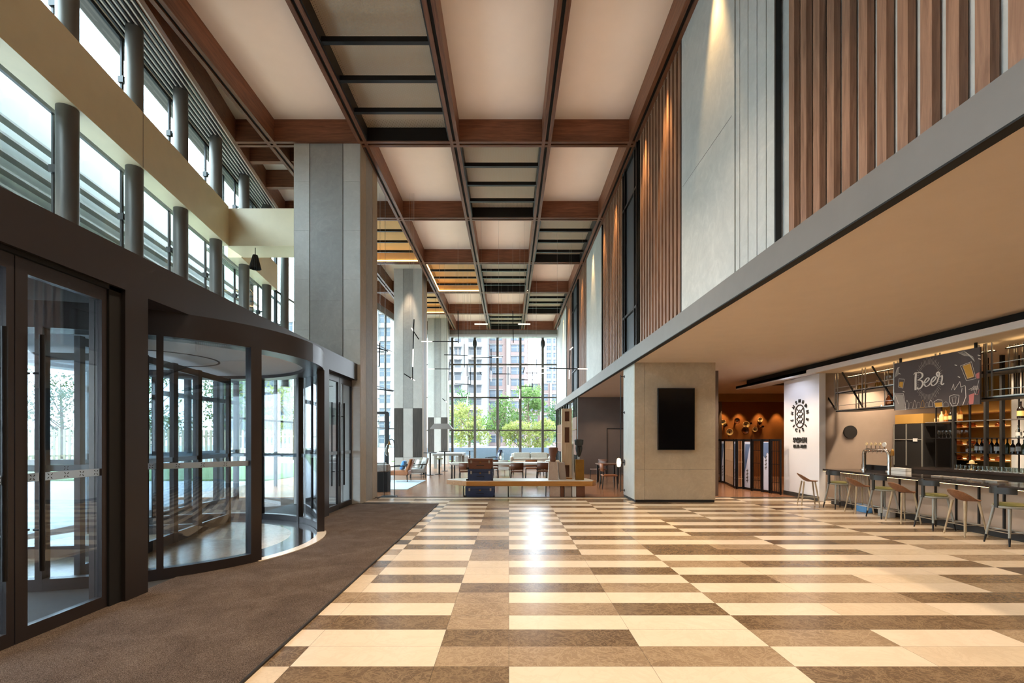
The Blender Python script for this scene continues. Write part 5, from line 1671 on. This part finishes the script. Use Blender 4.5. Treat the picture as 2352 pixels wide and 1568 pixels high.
MB().surf([[(-.62, -.25, 0), (.68, -.25, 0), (.68, .25, 0), (-.62, .25, 0)], [(-.4, -.1, .3), (.42, -.1, .3), (.42, .1, .3), (-.4, .1, .3)]], False, True).quad((-.4, -.1, .3), (.42, -.1, .3), (.42, .1, .3), (-.4, .1, .3)).build('hood', 'bronze_lt', t)
MB().tube([(-.3, 0, .3), (-.3, 0, 7.4)], .006, 6).tube([(.3, 0, .3), (.3, 0, 7.4)], .006, 6).build('cable', 'black', t)
MB().box(-.5, .55, -.1, .1, .02, .05).build('light_tube', 'tube', t)
# right side shelving of the lounge
t = thing('window_7', 'black framed glazed partition under the fascia on the right of the lounge', None, (3.3, 23.2, 0), kind='structure')
for y in (0, .5, .95, 1.5, 4.3, 5.0, 5.7, 6.8, 8.3, 9.6, 10.6):
    MB().box(-.02, .06, y - .04, y + .04, 0, 3.67).build('mullion', 'greypaint' if y == 0 else 'darkpaint', t)
MB().quad((.03, 0, 0), (.03, 10.7, 0), (.03, 10.7, 3.67), (.03, 0, 3.67)).build('glass_pane', 'glass_g', t)
for y0, y1, z0, z1, l in ((23.4, 24.9, .9, 2.75, 'brown hanging shelf cabinet on the glazed partition, on the alcove side'), (29.4, 32.6, .9, 2.6, 'brown hanging shelf cabinet on the glazed partition, on the end window side')):
    t = thing('hanging_cabinet', l, 'cabinet', (3.28, y0, z0))
    MB().box(-.02, .3, 0, y1 - y0, 0, z1 - z0).build('body', 'leather_d', t)
    for k in (1, 2):
        MB().box(-.05, -.02, 0, y1 - y0, (z1 - z0) * k / 3 - .015, (z1 - z0) * k / 3 + .015).build('shelf_edge', 'brass', t)
# alcove
chair(3.38, 16.35, PI * .5, 'tan leather chair with black legs at the mouth of the alcove', mat='leather', w=.46, h=.84)
chair(3.62, 19.6, -PI * .3, 'dark brown chair deeper in the alcove against the brown wall', w=.46, h=.84)
table(3.75, 18.4, .8, .8, .74, 'dark square table between the two alcove chairs', top='leather_d', kind='legs', th=.04)
table(4.35, 16.6, .8, .7, .74, 'dark square table beside the tan alcove chair', top='leather_d', kind='pedestal', th=.04)
sofa(5.3, 17.2, -PI / 2, 2.4, 'taupe', 'taupe banquette along the alcove side wall', h=.9)
# ------------------------------------------------------------------ linear pendant lights
# x0,y0,x1,y1,depth, which end is lit ('' none, 'a' start, 'b' end, '*' all), label
SK = [
 (1052, 714, 1053, 788, 20, '', 'upright black stick pendant hanging highest, beside the second concrete column'),
 (968, 784, 1052, 784, 21, 'a', 'level stick pendant with a lit tip crossing the column at the end windows'),
 (1066.5, 790, 1067, 844, 24, '', 'short upright black stick pendant in the first wide window pane'),
 (1020, 814.5, 1074, 816, 23, '', 'level black stick pendant crossing the first window mullion'),
 (1073, 823, 1073, 864, 22, 'a', 'upright stick pendant with a lit top just before the second mullion'),
 (1052, 800, 1052, 826, 24, '*', 'short fully lit upright stick in the first window pane'),
 (1083, 822, 1153, 820, 21, 'b', 'level stick pendant with a lit tip reaching the middle mullion'),
 (1128, 801, 1128, 875, 21, 'b', 'upright stick pendant with a lit lower end between second and third mullions'),
 (1178, 714, 1179, 787, 20, '', 'upright black stick pendant hanging high between the third and fourth mullions'),
 (1032.5, 831, 1031, 874, 25, '', 'short upright stick pendant against the edge of the end column'),
 (981, 847, 1038, 847, 21, 'a', 'level stick pendant with a lit tip crossing the end column halfway down'),
 (1081, 844, 1081, 882, 23, '', 'upright black stick pendant left of the second mullion'),
 (1045, 881, 1082, 883, 22, '', 'low level black stick pendant in the first window pane'),
 (1075, 865, 1074, 925, 22, 'b', 'upright stick pendant with a lit lower end hanging low by the second mullion'),
 (1102, 853, 1106, 861, 22, '', 'tiny slanting black stick seen end-on in the second window pane'),
 (1132, 858, 1172.5, 858.5, 23, '', 'level black stick pendant crossing the middle mullion'),
 (1167, 842, 1167, 884, 24, '', 'upright black stick pendant between the middle and fourth mullions'),
 (1205, 843, 1201, 857, 22, '', 'short slanting black stick pendant right of the fourth mullion'),
 (1208, 856.5, 1252, 857, 25, 'b', 'thin level stick pendant crossing the last full mullion'),
 (1232.5, 824, 1233, 870, 24, '', 'upright black stick pendant in the pane before the last mullion'),
 (1233, 845, 1327, 846.5, 18, 'a', 'long level stick pendant with a lit tip running out over the slatted wall'),
 (1327, 846.7, 1350, 847, 18, '*', 'lit end of the long level pendant in front of the slats'),
 (1224, 846, 1222, 895, 24, '', 'upright black stick pendant in the fourth window pane'),
 (1198, 872, 1226, 872, 24, '', 'upper of the two short level sticks right of the fourth mullion'),
 (1198, 887, 1224, 887, 24, '', 'lower of the two short level sticks right of the fourth mullion'),
 (1309, 805, 1307, 870, 19, 'b', 'upright stick pendant with a lit lower end before the far slatted screen'),
 (1309, 803, 1316, 797, 19, '*', 'small lit stub leaning out before the far slatted screen'),
 (1123, 913.5, 1168, 914.5, 18, '', 'level black stick pendant hanging lowest, across the middle mullion'),
 (1194, 893, 1193.5, 916, 20, '*', 'short lit upright stick against the fourth mullion'),
 (1090, 744, 1120, 744, 17.5, '*', 'lit level stick high under the ceiling, first of the high pair'),
 (1190, 744, 1218, 744, 17.5, '*', 'lit level stick high under the ceiling, nearer the slatted wall'),
 (951, 733, 949, 800, 16, '', 'upright black stick pendant in front of the second concrete column'),
 (949, 802, 948, 842, 16, '*', 'lit upright stick in front of the second concrete column'),
 (948, 843, 948, 872, 16, '', 'black lower stick under the lit one at the second concrete column'),
 (945, 753, 962, 779, 16, 'a', 'slanting stick pendant with a lit tip at the second concrete column'),
 (928, 858, 953, 874, 16, 'b', 'low slanting stick pendant with a lit tip at the second concrete column'),
 (866, 799, 904, 810, 16, 'b', 'slanting stick pendant beside the huge column, lit at its tip'),
 (872.5, 787, 871, 842, 16, '', 'upright black stick pendant close beside the huge column'),
 (866, 808, 882, 808, 16.5, '', 'short level black stick pendant close beside the huge column'),
 (866, 893, 903, 898, 16, '', 'low slanting black stick pendant beside the huge column'),
 (1016, 915, 1027, 924, 21, 'b', 'tiny slanting stick with a lit tip above the pool table lamp'),
]
for (x0, y0, x1, y1, D, lit, lab) in SK:
    a, c = at(x0, y0, D), at(x1, y1, D)
    t = thing('stick_pendant', lab, 'pendant light', a, group='linear stick pendant lights over the lounge')
    A, C = Vector((0, 0, 0)), c - a
    fr_ = {'': (0, 0), 'a': (.3, 0), 'b': (0, .32), '*': (1, 0)}[lit]
    p0 = A.lerp(C, fr_[0]); p1 = A.lerp(C, 1 - fr_[1])
    if lit != '*':
        MB().bar(p0, p1, .032).build('rod', 'black', t)
    if lit == 'a': MB().bar(A, p0, .03).build('light_tube', 'tube', t)
    if lit == 'b': MB().bar(p1, C, .03).build('light_tube', 'tube', t)
    if lit == '*': MB().bar(A, C, .035).build('light_tube', 'tube', t)
    m = A.lerp(C, .5) if abs(C.z) < abs(C.x) else (A if A.z > C.z else C)
    MB().tube([m, m + Vector((0, 0, ZC - (a.z + m.z)))], .003, 5).build('wire', 'steel', t)
# ------------------------------------------------------------------ light
def sun(rot, e, ang=2):
    l = bpy.data.lights.new('sun', 'SUN'); l.energy = e; l.angle = math.radians(ang); l.color = (1, .96, .9)
    o = bpy.data.objects.new('sun', l); COL.objects.link(o); o.rotation_euler = rot
    return o
sun((math.radians(48), 0, math.radians(-8)), 4.0)
# ceiling track lamps (lamps sit in the dark slots of the timber grid)
def downlight(x, y, z, power, size=70, tgt=None, txt=None, col=(255, 226, 192), r=.12, blend=.6, show=False):
    if z < 4: r = min(r, .05)
    if show:
        hz = .012 if z < 4 else .12
        t = thing('ceiling_spotlight', txt or 'small black spotlight in a beam slot', 'spotlight', (x, y, z), group='small spotlights in the ceiling beams')
        MB().lathe([(.045, 0), (.05, .01), (.05, hz), (.0, hz)], (0, 0, 0), 14).build('housing', 'black', t)
    spot('spot_lamp', (x, y, z - .02), tgt or (x, y, 0), power, size, blend, col, r)
for y in (0.5, 3.4, 6.4, 9.4):
    for x in (-1.39, .96):
        downlight(x, y, ZB - .1, 440, 80, txt='small black spotlight under the ceiling beam above the marble floor')
for (y, x) in ((7.6, 3.05), (10.0, 3.05), (11.6, 3.05), (14.8, 3.05), (16.6, 3.05), (18.8, 3.05), (21.6, 3.05), (26.4, 3.05), (29, 3.05)):
    downlight(x, y, ZB - .1, 340, 38, col=(255, 208, 140), tgt=(3.45, y, 5.5), txt='small black wall washer at the edge beam', blend=.4)
# unseen fill lights added in the cream coffers to brighten the ceiling
for l, r in ((1, 0), (1, 1), (3, 0), (4, 0), (3, 1), (4, 1), (2, 2), (4, 2), (2, 3), (3, 3), (4, 4), (2, 5), (3, 5), (2, 6), (4, 6)):
    x0, x1 = lanes[l]; y0, y1 = rowsD[r]
    area('coffer_fill', ((x0 + x1) / 2, (y0 + y1) / 2, ZB + .03), ((x0 + x1) / 2, (y0 + y1) / 2 + .001, 12), 5, 1.6, 3.4, (255, 226, 200))

SC.view_settings.exposure = 0.7
for x, y in ((5.0, 1.0), (5.0, 4.5), (5.0, 8.0), (6.4, 11.0), (8.9, 16.5)):  # unseen fill lamps added to brighten the bar side
    downlight(x, y, 3.655, 60, 140, txt='small recessed black spotlight in the beige soffit')
for y in (12.4, 11.2, 10.0, 8.8, 7.6, 6.4):
    downlight(9.6, y, 3.4, 140, 130, txt='small black spotlight above the bar')
for y in (12.2, 11, 10, 9, 8):
    downlight(11.2, y, 3.4, 30, 100, txt='small black spotlight above the bottle shelves')
for x in (9.5, 10.2, 11.1, 11.9):
    downlight(x, 21.15, 3.2, 60, 60, tgt=(x, 21.5, 1.6), txt='small wall washer above the amber wall', col=(255, 200, 130))
downlight(4.4, 21.5, 3.655, 90, 120, txt='small recessed spotlight in the alcove')
downlight(4.4, 16.5, 3.655, 90, 120, txt='small recessed spotlight at the alcove mouth')
downlight(-4.7, 22.7, ZB, 240, 36, tgt=(-4.9, 23.2, 5.5), txt='small spotlight washing the second column')
for x, y in ((.96, 24), (-1.39, 26), (.96, 29), (-3.74, 20)):
    downlight(x, y, ZB - .1, 160, 80, txt='small black spotlight over the lounge')
for x, y in ((6.6, 17.0), (7.0, 14.9), (10.5, 18.5), (6.9, 13.2), (6.5, 6.0), (6.5, 9.0)):  # more unseen lamps, added to lift the folding screens and bar zone
    downlight(x, y, 3.655, 140, 130, txt='small recessed spotlight in the beige soffit beyond the column')
downlight(6.9, 13.8, 3.655, 60, 100, tgt=(8.3, 13.8, 1.6), col=(235, 238, 255))  # added lamp standing in for daylight on the white emblem wall
downlight(6.3, 15.6, 3.655, 90, 120, col=(245, 240, 240))  # extra unseen lamp added to lift the dim white canopy edge
